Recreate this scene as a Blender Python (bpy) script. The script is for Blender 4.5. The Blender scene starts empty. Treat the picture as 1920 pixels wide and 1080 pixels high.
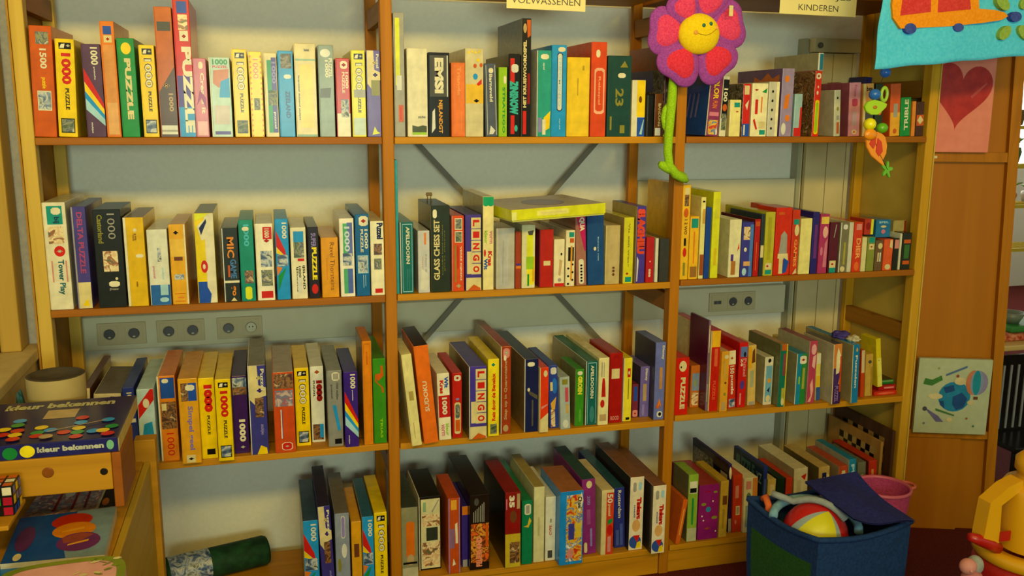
import bpy, bmesh, math, random
from mathutils import Vector, Matrix
random.seed(7)
S = bpy.context.scene
COL = S.collection

# ------------------------------------------------------------------ camera
F = 1703.13
CAM = Vector((0.5579, -2.4801, 0.0644)); YAW, PIT, ROL = 0.26436, 0.18994, 0.00572
fw = Vector((math.sin(YAW)*math.cos(PIT), math.cos(YAW)*math.cos(PIT), -math.sin(PIT)))
rt = fw.cross(Vector((0, 0, 1))).normalized(); up = rt.cross(fw)
rt, up = rt*math.cos(ROL)+up*math.sin(ROL), -rt*math.sin(ROL)+up*math.cos(ROL)
cd = bpy.data.cameras.new('camera'); cam = bpy.data.objects.new('camera', cd); COL.objects.link(cam)
cam.matrix_world = Matrix(((rt.x, up.x, -fw.x, CAM.x), (rt.y, up.y, -fw.y, CAM.y), (rt.z, up.z, -fw.z, CAM.z), (0, 0, 0, 1)))
cd.sensor_width = 36; cd.lens = F/1920*36; cd.clip_start = 0.02
S.camera = cam
S.view_settings.view_transform = 'Standard'; S.view_settings.look = 'None'
S.view_settings.gamma = 1; S.view_settings.use_curve_mapping = False
S.view_settings.exposure = -0.12
# ------------------------------------------------------------------ light
w = bpy.data.worlds.new('world'); S.world = w; w.use_nodes = True
w.node_tree.nodes['Background'].inputs[0].default_value = (0.86, 1.0, 0.74, 1)
w.node_tree.nodes['Background'].inputs[1].default_value = 0.5
def area(name, loc, aim, sx, sy, power, color, spread=180):
    l = bpy.data.lights.new(name, 'AREA'); l.shape = 'RECTANGLE'; l.size = sx; l.size_y = sy
    l.energy = power; l.color = color; l.spread = math.radians(spread)
    o = bpy.data.objects.new(name, l); COL.objects.link(o); o.location = loc
    o.rotation_euler = (Vector(aim)-Vector(loc)).to_track_quat('-Z', 'Y').to_euler()
    return o
area('ceiling_lamp_light', (0.3, -3.1, 1.14), (0.5, 0, 0.45), 1.1, 0.25, 20, (1.0, 0.69, 0.14), 105)
area('ceiling_lamp_light', (2.05, -2.9, 1.14), (1.7, 0, 0.55), 1.1, 0.25, 12.5, (1.0, 0.69, 0.14), 105)
area('window_daylight', (0.7, -4.6, 0.12), (1.0, 0, 0.7), 1.4, 0.55, 26, (0.82, 1.0, 0.76), 105)

# ------------------------------------------------------------------ projection helpers
def un(px, py, axis, val):
    d = fw + rt*((px-960)/F) + up*((540-py)/F)
    return CAM + d*((val-CAM[axis])/d[axis])
def un_pl(px, py, P, N):
    d = fw + rt*((px-960)/F) + up*((540-py)/F)
    return CAM + d*(((P-CAM).dot(N))/d.dot(N))
def pj(v):
    d = Vector(v)-CAM; z = d.dot(fw)
    return 960+F*d.dot(rt)/z, 540-F*d.dot(up)/z

# ------------------------------------------------------------------ materials
def lin(h):
    h = h.lstrip('#'); o = []
    for i in (0, 2, 4):
        c = int(h[i:i+2], 16)/255
        o.append(c/12.92 if c < .04045 else ((c+.055)/1.055)**2.4)
    return tuple(o)+(1,)
PAL = dict(Y='f0cc08', O='e07a1c', DO='cc5a14', R='cf2418', DR='8e1610', P='4f3590', LP='8d82c4', PK='d07890',
           MG='a02c74', B='2450b4', SB='2494dc', LB='a4cfe0', NB='1a2456', T='1c9488', DT='155f68', G='1c8e40',
           DG='1c3a2c', LG='98c41c', YG='dcdf20', W='e2dabc', C='dccb92', GY='a09c92', DGY='4c4a46', K='161412',
           BR='70401f', TN='b89a6a', SV='bcbcb8', OL='8a8430', MR='7a2038', TL='38b0a8', DB='1c3f80', TG='5a5444',
           HP='e03060', MO='d88a80', WG='d8d6cc')
MATS = {}
def pbsdf(name):
    m = bpy.data.materials.new(name); m.use_nodes = True
    return m, m.node_tree, m.node_tree.nodes['Principled BSDF']
def flat(code, rough=0.22):
    k = (code, rough)
    if k in MATS: return MATS[k]
    m, nt, b = pbsdf('card_'+code)
    c = lin(PAL.get(code, code))
    n = nt.nodes.new('ShaderNodeTexNoise'); n.inputs['Scale'].default_value = 40; n.inputs['Detail'].default_value = 3
    tc = nt.nodes.new('ShaderNodeTexCoord'); nt.links.new(tc.outputs['Object'], n.inputs['Vector'])
    r = nt.nodes.new('ShaderNodeValToRGB')
    r.color_ramp.elements[0].position = .3; r.color_ramp.elements[1].position = .7
    r.color_ramp.elements[0].color = tuple(x*.84 for x in c[:3])+(1,); r.color_ramp.elements[1].color = tuple(min(1, x*1.06) for x in c[:3])+(1,)
    nt.links.new(n.outputs['Fac'], r.inputs[0]); nt.links.new(r.outputs[0], b.inputs['Base Color'])
    b.inputs['Roughness'].default_value = rough; b.inputs['Specular IOR Level'].default_value = .24
    MATS[k] = m; return m
PH = {'p1': ('3c5030', '8a8a60', '304058', 'b8b090'), 'p2': ('30486a', '8090a8', 'c8c8c0', '3a4a3a'),
      'p3': ('4a2c18', '9a6a38', '2a1c14', 'c8a070'), 'p4': ('c83020', 'e8c020', '2060b0', 'f0e8d0'),
      'p5': ('181818', '50483c', '8a8070', '2a2620'), 'p6': ('d8b080', 'e8d8a8', 'a05828', '506848'),
      'p7': ('c8a8a0', '607890', 'a85058', 'e0d8c8'), 'p8': ('e06010', '301008', 'f0a030', '802010')}
def photo(code):
    if code in MATS: return MATS[code]
    m, nt, b = pbsdf('print_'+code)
    tc = nt.nodes.new('ShaderNodeTexCoord')
    n = nt.nodes.new('ShaderNodeTexNoise'); n.inputs['Scale'].default_value = 45; n.inputs['Detail'].default_value = 4
    n.inputs['Distortion'].default_value = 1.2
    nt.links.new(tc.outputs['Object'], n.inputs['Vector'])
    r = nt.nodes.new('ShaderNodeValToRGB'); e = r.color_ramp.elements
    cs = [lin(x) for x in PH[code]]
    e[0].position = .36; e[0].color = cs[0]; e[1].position = .66; e[1].color = cs[3]
    a = e.new(.47); a.color = cs[1]; a = e.new(.55); a.color = cs[2]
    nt.links.new(n.outputs['Fac'], r.inputs[0]); nt.links.new(r.outputs[0], b.inputs['Base Color'])
    b.inputs['Roughness'].default_value = .35
    MATS[code] = m; return m
def M(code):
    return photo(code) if code in PH else flat(code)
def wood(name, c1, c2, axis, scale=1.0, rough=.5, knots=True):
    m, nt, b = pbsdf(name)
    tc = nt.nodes.new('ShaderNodeTexCoord'); mp = nt.nodes.new('ShaderNodeMapping')
    s = [26, 26, 26]; s[axis] = 1.6; mp.inputs['Scale'].default_value = [x*scale for x in s]
    nt.links.new(tc.outputs['Object'], mp.inputs['Vector'])
    n = nt.nodes.new('ShaderNodeTexNoise'); n.inputs['Scale'].default_value = 1.5; n.inputs['Detail'].default_value = 5
    n.inputs['Distortion'].default_value = .6
    nt.links.new(mp.outputs[0], n.inputs['Vector'])
    r = nt.nodes.new('ShaderNodeValToRGB'); r.color_ramp.elements[0].position = .3; r.color_ramp.elements[1].position = .72
    r.color_ramp.elements[0].color = lin(c1); r.color_ramp.elements[1].color = lin(c2)
    nt.links.new(n.outputs['Fac'], r.inputs[0])
    out = r.outputs[0]
    if knots:
        mp2 = nt.nodes.new('ShaderNodeMapping'); s2 = [16, 16, 16]; s2[axis] = 5; mp2.inputs['Scale'].default_value = s2
        nt.links.new(tc.outputs['Object'], mp2.inputs['Vector'])
        v = nt.nodes.new('ShaderNodeTexVoronoi'); v.inputs['Scale'].default_value = .75
        nt.links.new(mp2.outputs[0], v.inputs['Vector'])
        r2 = nt.nodes.new('ShaderNodeValToRGB'); r2.color_ramp.elements[0].position = .04; r2.color_ramp.elements[1].position = .13
        r2.color_ramp.elements[0].color = (.18, .08, .03, 1); r2.color_ramp.elements[1].color = (1, 1, 1, 1)
        nt.links.new(v.outputs['Distance'], r2.inputs[0])
        mx = nt.nodes.new('ShaderNodeMix'); mx.data_type = 'RGBA'; mx.blend_type = 'MULTIPLY'; mx.inputs[0].default_value = .6
        nt.links.new(out, mx.inputs[6]); nt.links.new(r2.outputs[0], mx.inputs[7]); out = mx.outputs[2]
    nt.links.new(out, b.inputs['Base Color'])
    bp = nt.nodes.new('ShaderNodeBump'); bp.inputs['Strength'].default_value = .15; bp.inputs['Distance'].default_value = .002
    nt.links.new(n.outputs['Fac'], bp.inputs['Height']); nt.links.new(bp.outputs[0], b.inputs['Normal'])
    b.inputs['Roughness'].default_value = rough; b.inputs['Specular IOR Level'].default_value = .2
    return m
def rough_mat(name, c1, c2, scale=60, rough=.9, bump=.3, dist=.003):
    m, nt, b = pbsdf(name)
    tc = nt.nodes.new('ShaderNodeTexCoord')
    n = nt.nodes.new('ShaderNodeTexNoise'); n.inputs['Scale'].default_value = scale; n.inputs['Detail'].default_value = 5
    nt.links.new(tc.outputs['Object'], n.inputs['Vector'])
    r = nt.nodes.new('ShaderNodeValToRGB'); r.color_ramp.elements[0].position = .35; r.color_ramp.elements[1].position = .65
    r.color_ramp.elements[0].color = lin(c1); r.color_ramp.elements[1].color = lin(c2)
    nt.links.new(n.outputs['Fac'], r.inputs[0]); nt.links.new(r.outputs[0], b.inputs['Base Color'])
    bp = nt.nodes.new('ShaderNodeBump'); bp.inputs['Strength'].default_value = bump; bp.inputs['Distance'].default_value = dist
    nt.links.new(n.outputs['Fac'], bp.inputs['Height']); nt.links.new(bp.outputs[0], b.inputs['Normal'])
    b.inputs['Roughness'].default_value = rough; b.inputs['Specular IOR Level'].default_value = .25
    return m
pine_z = wood('pine_upright', 'a06202', 'bc7604', 2)
pine_x = wood('pine_board', 'b07408', 'cc8c10', 0)
brown_x = wood('brown_pine_board', '8c5208', 'a8640c', 0)
pine_y = wood('pine_rail', '8c5a10', 'a86e18', 1)
pale_z = wood('pale_pine_upright', 'c09c3c', 'd4b04c', 2)
gold_z = wood('golden_pine_upright', 'c08c18', 'd4a024', 2)
hard = rough_mat('hardboard', 'a0701c', 'ac7c24', 25, .7, .1)
palehard = rough_mat('pale_side_board', 'c4a444', 'd0b04c', 12, .7, .1)
door_w = wood('stained_panel', 'a8660a', 'b4700e', 2, .4, .45, False)
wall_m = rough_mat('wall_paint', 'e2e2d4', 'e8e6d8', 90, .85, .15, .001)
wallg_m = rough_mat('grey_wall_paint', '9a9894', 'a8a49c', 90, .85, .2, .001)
trunk_m = rough_mat('cream_plastic', 'd4cfae', 'd8d3b4', 20, .35, .02)
plate_m = rough_mat('socket_plastic', 'c4b890', 'c8bc96', 20, .4, .02)
carpet = rough_mat('red_carpet', '4c1410', '6a2018', 220, 1, .8, .006)
ceil_m = rough_mat('ceiling_paint', 'dcd8c8', 'e0dccc', 60, .9, .1)
steel = pbsdf('zinc_strip'); steel[2].inputs['Base Color'].default_value = (.16, .15, .11, 1); steel[2].inputs['Roughness'].default_value = .6; steel = steel[0]
def plain(name, h, rough=.5, alpha=None, trans=0, sheen=0):
    m, nt, b = pbsdf(name); b.inputs['Base Color'].default_value = lin(h); b.inputs['Roughness'].default_value = rough
    if trans: b.inputs['Transmission Weight'].default_value = trans
    if sheen: b.inputs['Sheen Weight'].default_value = sheen
    if alpha: b.inputs['Alpha'].default_value = alpha
    return m

# ------------------------------------------------------------------ mesh builder
class MB:
    def __init__(s): s.v = []; s.f = []; s.mi = []; s.mats = []; s.sm = []
    def m(s, mat):
        if mat not in s.mats: s.mats.append(mat)
        return s.mats.index(mat)
    def poly(s, pts, mat, smooth=False):
        i = len(s.v); s.v += [tuple(p) for p in pts]; s.f.append(tuple(range(i, i+len(pts)))); s.mi.append(s.m(mat)); s.sm.append(smooth)
    def faces(s, vs, fs, mat, smooth=False):
        i = len(s.v); s.v += [tuple(p) for p in vs]
        k = s.m(mat)
        for f in fs: s.f.append(tuple(j+i for j in f)); s.mi.append(k); s.sm.append(smooth)
    def box(s, a, b, mat, T=None, bev=0.0, mats=None):
        x0, y0, z0 = a; x1, y1, z1 = b
        bm = bmesh.new(); bmesh.ops.create_cube(bm, size=1)
        for v in bm.verts: v.co = Vector((x0+(v.co.x+.5)*(x1-x0), y0+(v.co.y+.5)*(y1-y0), z0+(v.co.z+.5)*(z1-z0)))
        if bev: bmesh.ops.bevel(bm, geom=list(bm.edges), offset=min(bev, .3*min(x1-x0, y1-y0, z1-z0)), segments=2, affect='EDGES', profile=.5)
        s.bm(bm, mat, T, mats=mats)
    def bm(s, bm, mat, T=None, smooth=False, mats=None):
        bm.verts.ensure_lookup_table(); bm.normal_update(); i = len(s.v)
        for v in bm.verts: s.v.append(tuple(T @ v.co) if T is not None else tuple(v.co))
        for f in bm.faces:
            mm = mat
            if mats:
                n = f.normal
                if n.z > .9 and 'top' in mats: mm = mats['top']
                elif n.x < -.9 and 'left' in mats: mm = mats['left']
            s.f.append(tuple(v.index+i for v in f.verts)); s.mi.append(s.m(mm)); s.sm.append(smooth)
        bm.free()
    def tube(s, pts, r, mat, n=12, cap=True):
        pts = [Vector(p) for p in pts]; rs = r if isinstance(r, (list, tuple)) else [r]*len(pts)
        vs = []; fs = []; ref = None
        for i, p in enumerate(pts):
            t = (pts[min(i+1, len(pts)-1)]-pts[max(i-1, 0)]).normalized()
            if ref is None: ref = t.orthogonal().normalized()
            ref = (ref-t*ref.dot(t)).normalized(); b = t.cross(ref)
            for k in range(n):
                a = 2*math.pi*k/n; vs.append(p+(ref*math.cos(a)+b*math.sin(a))*rs[i])
        for i in range(len(pts)-1):
            for k in range(n):
                fs.append((i*n+k, i*n+(k+1) % n, (i+1)*n+(k+1) % n, (i+1)*n+k))
        if cap: fs.append(tuple(range(n-1, -1, -1))); fs.append(tuple(range((len(pts)-1)*n, len(pts)*n)))
        s.faces(vs, fs, mat, True)
    def ball(s, c, r, mat, T=None, sc=(1, 1, 1), seg=20):
        bm = bmesh.new(); bmesh.ops.create_uvsphere(bm, u_segments=seg, v_segments=seg//2+2, radius=r)
        for v in bm.verts: v.co = Vector((v.co.x*sc[0], v.co.y*sc[1], v.co.z*sc[2]))
        TT = Matrix.Translation(c) @ (T if T is not None else Matrix.Identity(4))
        s.bm(bm, mat, TT, True)
    def lathe(s, prof, mat, T=None, n=32, smooth=True):
        vs = []; fs = []
        for r, z in prof:
            for k in range(n):
                a = 2*math.pi*k/n; p = Vector((r*math.cos(a), r*math.sin(a), z)); vs.append(T @ p if T is not None else p)
        for i in range(len(prof)-1):
            for k in range(n): fs.append((i*n+k, i*n+(k+1) % n, (i+1)*n+(k+1) % n, (i+1)*n+k))
        s.faces(vs, fs, mat, smooth)
    def prism(s, pts, t, mat, T):
        # pts in local xy, extruded in +z by t
        n = len(pts)
        vs = [T @ Vector((x, y, 0)) for x, y in pts]+[T @ Vector((x, y, t)) for x, y in pts]
        fs = [tuple(range(n-1, -1, -1)), tuple(range(n, 2*n))]+[(i, (i+1) % n, n+(i+1) % n, n+i) for i in range(n)]
        s.faces(vs, fs, mat)
    def build(s, name, parent=None, loc=None, rot=None):
        me = bpy.data.meshes.new(name); me.from_pydata(s.v, [], s.f)
        for m in s.mats: me.materials.append(m)
        me.polygons.foreach_set('material_index', s.mi); me.polygons.foreach_set('use_smooth', s.sm); me.update()
        o = bpy.data.objects.new(name, me); COL.objects.link(o)
        if loc is not None: o.location = loc
        if rot is not None: o.rotation_euler = rot
        if parent: o.parent = parent
        return o
def tag(o, label=None, cat=None, group=None, kind=None):
    if label: o['label'] = label
    if cat: o['category'] = cat
    if group: o['group'] = group
    if kind: o['kind'] = kind
    return o
def empty(name, loc, label, cat, rot=(0, 0, 0), group=None):
    o = bpy.data.objects.new(name, None); COL.objects.link(o); o.location = loc; o.rotation_euler = rot; o.empty_display_size = .05
    return tag(o, label, cat, group)

# text -> flat polygons in the unit square
TX = {}
def text_mesh(s, bold=.03):
    if (s, bold) in TX: return TX[(s, bold)]
    c = bpy.data.curves.new('t', 'FONT'); c.body = s; c.resolution_u = 2; c.offset = bold; c.fill_mode = 'FRONT'; c.extrude = 0
    o = bpy.data.objects.new('t', c); COL.objects.link(o)
    dg = bpy.context.evaluated_depsgraph_get(); dg.update()
    me = bpy.data.meshes.new_from_object(o.evaluated_get(dg))
    vs = [v.co.copy() for v in me.vertices]; fs = [tuple(p.vertices) for p in me.polygons]
    bpy.data.objects.remove(o); bpy.data.curves.remove(c); bpy.data.meshes.remove(me)
    x0 = min(v.x for v in vs); x1 = max(v.x for v in vs); y0 = min(v.y for v in vs); y1 = max(v.y for v in vs)
    TX[(s, bold)] = ([((v.x-x0)/(x1-x0), (v.y-y0)/(y1-y0)) for v in vs], fs)
    return TX[(s, bold)]
def decals(mb, decs, P):
    """P(u, v, layer) -> 3D point"""
    for i, d in enumerate(decs):
        k = d[0]; L = .00035+.00012*i
        if k == 'r' or k == 'e' or k == 'rr':
            _, u0, v0, u1, v1, c = d
            if k == 'r': pts = [(u0, v0), (u1, v0), (u1, v1), (u0, v1)]
            elif k == 'e': pts = [((u0+u1)/2+(u1-u0)/2*math.cos(a*math.pi/10), (v0+v1)/2+(v1-v0)/2*math.sin(a*math.pi/10)) for a in range(20)]
            else:
                du, dv = (u1-u0)*.25, min((v1-v0)*.25, .02)
                pts = [(u0+du, v0), (u1-du, v0), (u1, v0+dv), (u1, v1-dv), (u1-du, v1), (u0+du, v1), (u0, v1-dv), (u0, v0+dv)]
            mb.poly([P(a, b, L) for a, b in pts], M(c))
        elif k == 'g':
            mb.poly([P(a, b, L) for a, b in d[2]], M(d[1]))
        elif k == 't':
            _, s, u0, v0, u1, v1, c = d[:7]; dr = d[7] if len(d) > 7 else 'd'; bold = d[8] if len(d) > 8 else .03
            vs, fs = text_mesh(s, bold); o = []
            for a, b in vs:
                if dr == 'd': u, v = u0+(u1-u0)*b, v1-(v1-v0)*a
                elif dr == 'u': u, v = u1-(u1-u0)*b, v0+(v1-v0)*a
                else: u, v = u0+(u1-u0)*a, v0+(v1-v0)*b
                o.append(P(u, v, L))
            mb.faces(o, fs, M(c))
        elif k == 'jig':   # little jigsaw-knob motif
            _, u, v, r, c, asp = d
            for du, dv, q in ((0, 0, 1), (.9, 0, .45), (-.9, 0, .45), (0, .9, .45), (0, -.9, .45)):
                mb.poly([P(u+(du*r+q*r*math.cos(a*math.pi/6)), v+(dv*r+q*r*math.sin(a*math.pi/6))*asp, L+.00001) for a in range(12)], M(c))

# ------------------------------------------------------------------ the setting
X = [0.0, 0.8814, 1.7401, 2.6060]           # upright centres
ZS = [[0.0, -0.434, -0.866, -1.345], [0.0, -0.433, -0.870, -1.297], [0.0, -0.4285, -0.8585, -1.293]]
DEP = 0.38; WALL = 0.44; FL = -1.39; BT = 0.019
def struct(name, mb):
    return tag(mb.build(name), kind='structure')
mb = MB(); mb.box((-1.2, WALL, FL), (2.95, WALL+.12, 1.25), wall_m); struct('wall_back', mb)
mb = MB(); mb.box((-1.2, -5.0, FL-.05), (7.5, 4.2, FL), carpet); struct('floor', mb)
mb = MB(); mb.box((-1.2, -5.0, 1.25), (7.5, 4.2, 1.30), ceil_m); struct('ceiling', mb)
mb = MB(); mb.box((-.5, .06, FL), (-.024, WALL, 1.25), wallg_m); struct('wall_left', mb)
sill_m = rough_mat('beige_sill', 'b49a62', 'bea46c', 30, .6, .1)
mb = MB(); mb.box((-.55, -2.2, FL), (-.03, .055, -.56), sill_m); mb.box((-.55, -2.2, -.56), (-.022, .055, -.53), sill_m, bev=.004); struct('trim_1', mb)
wf = wood('window_frame_paint', 'a88430', 'b89440', 2, 1, .5, False)
mb = MB(); mb.box((-.10, -.03, -.53), (-.052, .05, 1.25), wf, bev=.004); mb.box((-.35, -.045, -.53), (-.10, .03, 1.25), rough_mat('brown_curtain', '4c3418', '5e4420', 30), bev=.004); struct('window_1', mb)
mb = MB(); mb.box((2.95, 3.9, FL), (7.5, 4.0, -.35), wall_m); mb.box((2.95, 3.9, 1.15), (7.5, 4.0, 1.25), wall_m); struct('wall_far', mb)
mb = MB(); mb.box((7.4, -1, FL), (7.5, 4.0, 1.25), wall_m); struct('wall_right', mb)
sky = bpy.data.materials.new('bright_window_daylight'); sky.use_nodes = True; nt = sky.node_tree; nt.nodes.clear()
em = nt.nodes.new('ShaderNodeEmission'); em.inputs[0].default_value = (1, .99, .93, 1); em.inputs[1].default_value = 4.0
ot = nt.nodes.new('ShaderNodeOutputMaterial'); nt.links.new(em.outputs[0], ot.inputs[0])
mb = MB(); mb.box((3.0, 3.97, -.35), (7.4, 3.99, 1.15), sky)
for x in (3.4, 4.6, 5.8, 7.0): mb.box((x, 3.9, -.35), (x+.06, 3.96, 1.15), plain('window_white', 'e8e4d0'))
struct('window_2', mb)

# ------------------------------------------------------------------ uprights, boards, braces
UPL = ['pine side frame at the left end beside the grey wall, closed with a board',
       'open pine side frame between the left and middle bays',
       'open pine side frame with the plush flower hanging on it',
       'pale pine side frame at the right end, closed with a yellowish board']
def frame(i):
    x = X[i]; w2 = .0158
    o = empty('shelf_upright', (x, 0, FL), UPL[i], 'shelf frame', group=None)
    pm = {0: pale_z, 3: gold_z}.get(i, pine_z)
    h = 2.25-.0
    a = MB(); a.box((-w2, 0, 0), (w2, .040, h), pm, bev=.003)
    a.build('front_post', o)
    a = MB(); a.box((-w2, .35, 0), (w2, .36, h), pm, bev=.002); a.box((-w2, .3605, 0), (w2, .375, h), pm, bev=.002); a.build('rear_post', o)
    rails = {0: (-1.36, .36), 1: (-1.36, -.93, .36), 2: (-1.36, -.475, .36), 3: (-1.36, un(1640, 598, 1, .2).z+.02, .175)}[i]
    for z in rails:
        a = MB(); a.box((-w2+.004, .041, z-FL-.055), (w2-.004, .349, z-FL), pine_y, bev=.002); a.build('cross_rail', o)
    if i in (0, 3):
        s = 1 if i == 3 else -1
        a = MB(); a.box((min(s*.0165, s*.021), 0.0, 0), (max(s*.0165, s*.021), .375, h), hard if i == 0 else palehard); a.build('side_board', o)
for i in range(4): frame(i)
BAYN = ['left', 'middle', 'right']; ROWN = ['top', 'second', 'third', 'bottom']
BTH = [[.019]*4, [.018]*4, [.018]*4]
for b in range(3):
    x0, x1 = X[b]+.017, X[b+1]-.017
    for r, z in enumerate(ZS[b]+[.405+BT]):
        mb = MB(); mb.box((0, 0, -BT), (x1-x0, DEP, 0), brown_x if b != 1 and r in (0, 1, 4) else pine_x, bev=.002)
        # notches are hidden by the uprights; the rear edge stays clear of the rear posts
        o = mb.build('shelf_board', loc=(x0, -.004, z))
        nm = ('bottom shelf board' if r == 3 else 'third shelf board from the top full of boxes' if r == 2 else 'second shelf board from the top full of boxes' if r == 1 else 'uppermost box-filled shelf board' if r == 0 else 'bare board closing the top')
        tag(o, 'pine %s of the %s bay' % (nm, BAYN[b]), 'shelf')
    z = ZS[b][3]
    mb = MB(); mb.box((0, 0, 0), (x1-x0, .018, z-BT-FL-.002), pine_x, bev=.002)
    tag(mb.build('plinth_board', loc=(x0, .006, FL)), 'pine plinth under the bottom shelf of the %s bay' % BAYN[b], 'plinth')
br = empty('cross_brace', (1.31, .384, -.37), 'grey metal X brace behind the middle bay', 'brace')
def strip(p, q, yy):
    p, q = Vector(p), Vector(q); d = (q-p).normalized(); n = Vector((0, 1, 0)).cross(d)*.0085
    a = MB(); vs = []
    for y in (0, .002):
        for c in (p-n, q-n, q+n, p+n): vs.append(c+Vector((0, y+yy, 0))-Vector((1.31, .384, -.37)))
    a.faces(vs, [(0, 1, 2, 3), (7, 6, 5, 4), (0, 4, 5, 1), (1, 5, 6, 2), (2, 6, 7, 3), (3, 7, 4, 0)], steel); a.build('metal_strip', br)
strip((.885, .378, .118), (1.735, .378, -.797), 0); strip((1.735, .378, .099), (.885, .378, -.830), .003)

# ------------------------------------------------------------------ wall fittings
tk = empty('cable_trunking', (0, WALL, -.595), 'long cream cable duct with sockets along the wall', 'cable duct')
mb = MB(); mb.box((0.0, -.036, -.052), (2.375, 0, .052), trunk_m, bev=.004); mb.build('duct', tk)
dark_m = plain('socket_recess', '4a4c50', .4)
def sockets(px0, px1, pymid, n, kinds):
    a = un(px0, pymid, 1, .404).x; b = un(px1, pymid, 1, .404).x; hh = .034
    o = empty('socket_plate', ((a+b)/2, .404, -.595), None, None); del_ = o
    o.parent = tk; o.location = ((a+b)/2, -.037, 0)
    m_ = MB(); m_.box(((a-b)/2, -.006, -hh), ((b-a)/2, 0, hh), plate_m, bev=.003)
    w_ = (b-a)/n
    me = m_
    for k in range(n):
        cx = (a-b)/2+w_*(k+.5)
        me.box((cx-w_*.36, -.008, -.026), (cx+w_*.36, -.006, .026), plate_m, bev=.0015)
    for k in range(n):
        cx = (a-b)/2+w_*(k+.5); T = Matrix.Translation((cx, -.0085, 0)) @ Matrix.Rotation(math.radians(90), 4, 'X')
        if kinds[k] == 'd':
            me.box((cx-.014, -.010, -.006), (cx-.001, -.0079, .006), dark_m); me.box((cx+.001, -.010, -.006), (cx+.014, -.0079, .006), dark_m)
        else:
            me.lathe([(.019, 0), (.0185, .001), (.0165, .001), (.016, -.0005), (0.0001, -.0005)], plate_m, T, 24)
            me.lathe([(.015, .0006), (.0001, .0006)], dark_m if kinds[k] == 's' else trunk_m, T, 20)
            if kinds[k] == 'w':
                for q in (-.005, .005): me.ball((cx+q, -.0098, .002), .0022, dark_m, seg=8)
            else: me.ball((cx, -.0098, -.009), .0045, trunk_m, seg=8, sc=(1, .4, .6))
    bpy.data.objects.remove(o)
    q = m_.build('socket_plate', tk); q.location = ((a+b)/2, -.037, 0)
sockets(183, 275, 630, 2, 'ss'); sockets(294, 384, 620, 2, 'ss'); sockets(407, 492, 612, 2, 'sw'); sockets(1329, 1415, 560, 3, 'dss')
# tall boxed-in pipe duct at the right
pd_m = rough_mat('cream_panel', 'ccbe90', 'd4c698', 12, .6, .1)
o = empty('pipe_casing', (2.385, .365, FL), 'cream wall casing with vertical panel joints at the back right', 'pipe casing')
mb = MB(); mb.box((-.001, .030, 0), (.0125, WALL-.366, 1.40+.315), plain('casing_grey', 'a8a68c', .6)); mb.build('side_edge', o)
mb = MB()
xs = [.020, .105, .182, .20]
for a, b in zip(xs[:-1], xs[1:]): mb.box((a, .012, 0), (b-.003, .03, 1.665), pd_m, bev=.001)
mb.box((.020, .0302, 0), (.198, .034, 1.665), plain('joint_dark', '3c3828', .7)); mb.box((.013, .0345, 0), (.20, WALL-.367, 1.70), pd_m); mb.build('front_panel', o)
mb = MB(); mb.box((.016, -.004, 1.668), (.20, WALL-.37, 1.715), pd_m, bev=.002); c = mb.build('cap', o)
mb = MB(); mb.lathe([(.0001, 0), (.010, 0), (.010, -.003)], steel, Matrix.Translation((.035, -.0075, 1.69)) @ Matrix.Rotation(math.radians(-90), 4, 'X'), 16); mb.build('screw', c)
# white panel leaning behind the right bay's second shelf
a = un(1196, 339, 1, .41); b = un(1491, 357, 1, .41)
mb = MB(); mb.box((0, 0, 0), (b.x-a.x, .012, a.z-ZS[2][1]-.0), rough_mat('white_board', 'ccc8ac', 'd2ceb2', 10, .5, .05), bev=.002)
tag(mb.build('white_panel', loc=(a.x, .405, ZS[2][1])), 'plain off-white panel standing behind the boxes of the right bay', 'panel')

# ------------------------------------------------------------------ boxes
GID = [0]
def add_box(b, r, row, spec):
    pass
def K1000(c1='Y', red=False, p='p1'):
    return [('r', .16, .90, .84, .965, 'K'), ('g', 'W', [(.2, .91), (.45, .91), (.5, .955), (.3, .95)]), ('jig', .68, .935, .08, 'W', .12),
            ('t', '1000', .26, .54, .80, .86, 'R' if red else 'K', 'd', .05), ('t', '1000', .30, .545, .76, .85, 'R' if red else 'W', 'd', .02),
            ('t', 'PUZZLE', .42, .28, .64, .50, 'K'), ('r', .12, .04, .88, .19, 'K'), ('r', .16, .05, .84, .18, p)]
def RAINB():
    return [('t', '1000', .45, .78, .85, .97, 'W'), ('g', 'R', [(0, .75), (0, .60), (1, .30), (1, .36)]), ('g', 'Y', [(0, .60), (0, .50), (1, .24), (1, .30)]),
            ('g', 'SB', [(0, .50), (0, .42), (1, .19), (1, .24)]), ('g', 'LB', [(0, .42), (0, .30), (1, .12), (1, .19)]), ('t', 'puzzle', .55, .62, .66, .76, 'WG'), ('t', 'stukjes', .2, .04, .32, .16, 'WG')]
def PIECE():
    return [('g', 'C', [(0, 1), (0, .62), (.3, .56), (.62, .64), (1, .66), (1, .75), (.55, .78), (.5, 1)]), ('jig', .58, .86, .13, 'C', .13), ('jig', .62, .72, .14, 'P', .13),
            ('t', 'Puzzel', .7, .72, .92, .96, 'W'), ('r', .3, .42, .82, .64, 'p3'), ('t', 'stukjes', .55, .22, .8, .34, 'LP'), ('g', 'Y', [(.3, 0), (.95, 0), (.9, .07), (.55, .10)])]
def TRI():
    return [('t', '1000', .5, .76, .88, .96, 'W'), ('g', 'R', [(0, .86), (0, .66), (.8, .53), (.7, .62)]), ('g', 'Y', [(0, .66), (0, .58), (.75, .53)]),
            ('r', .05, .42, .9, .56, 'p2'), ('g', 'G', [(.05, .10), (.75, .40), (.1, .30)]), ('g', 'O', [(0, .30), (.45, .40), (0, .42)])]
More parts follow.
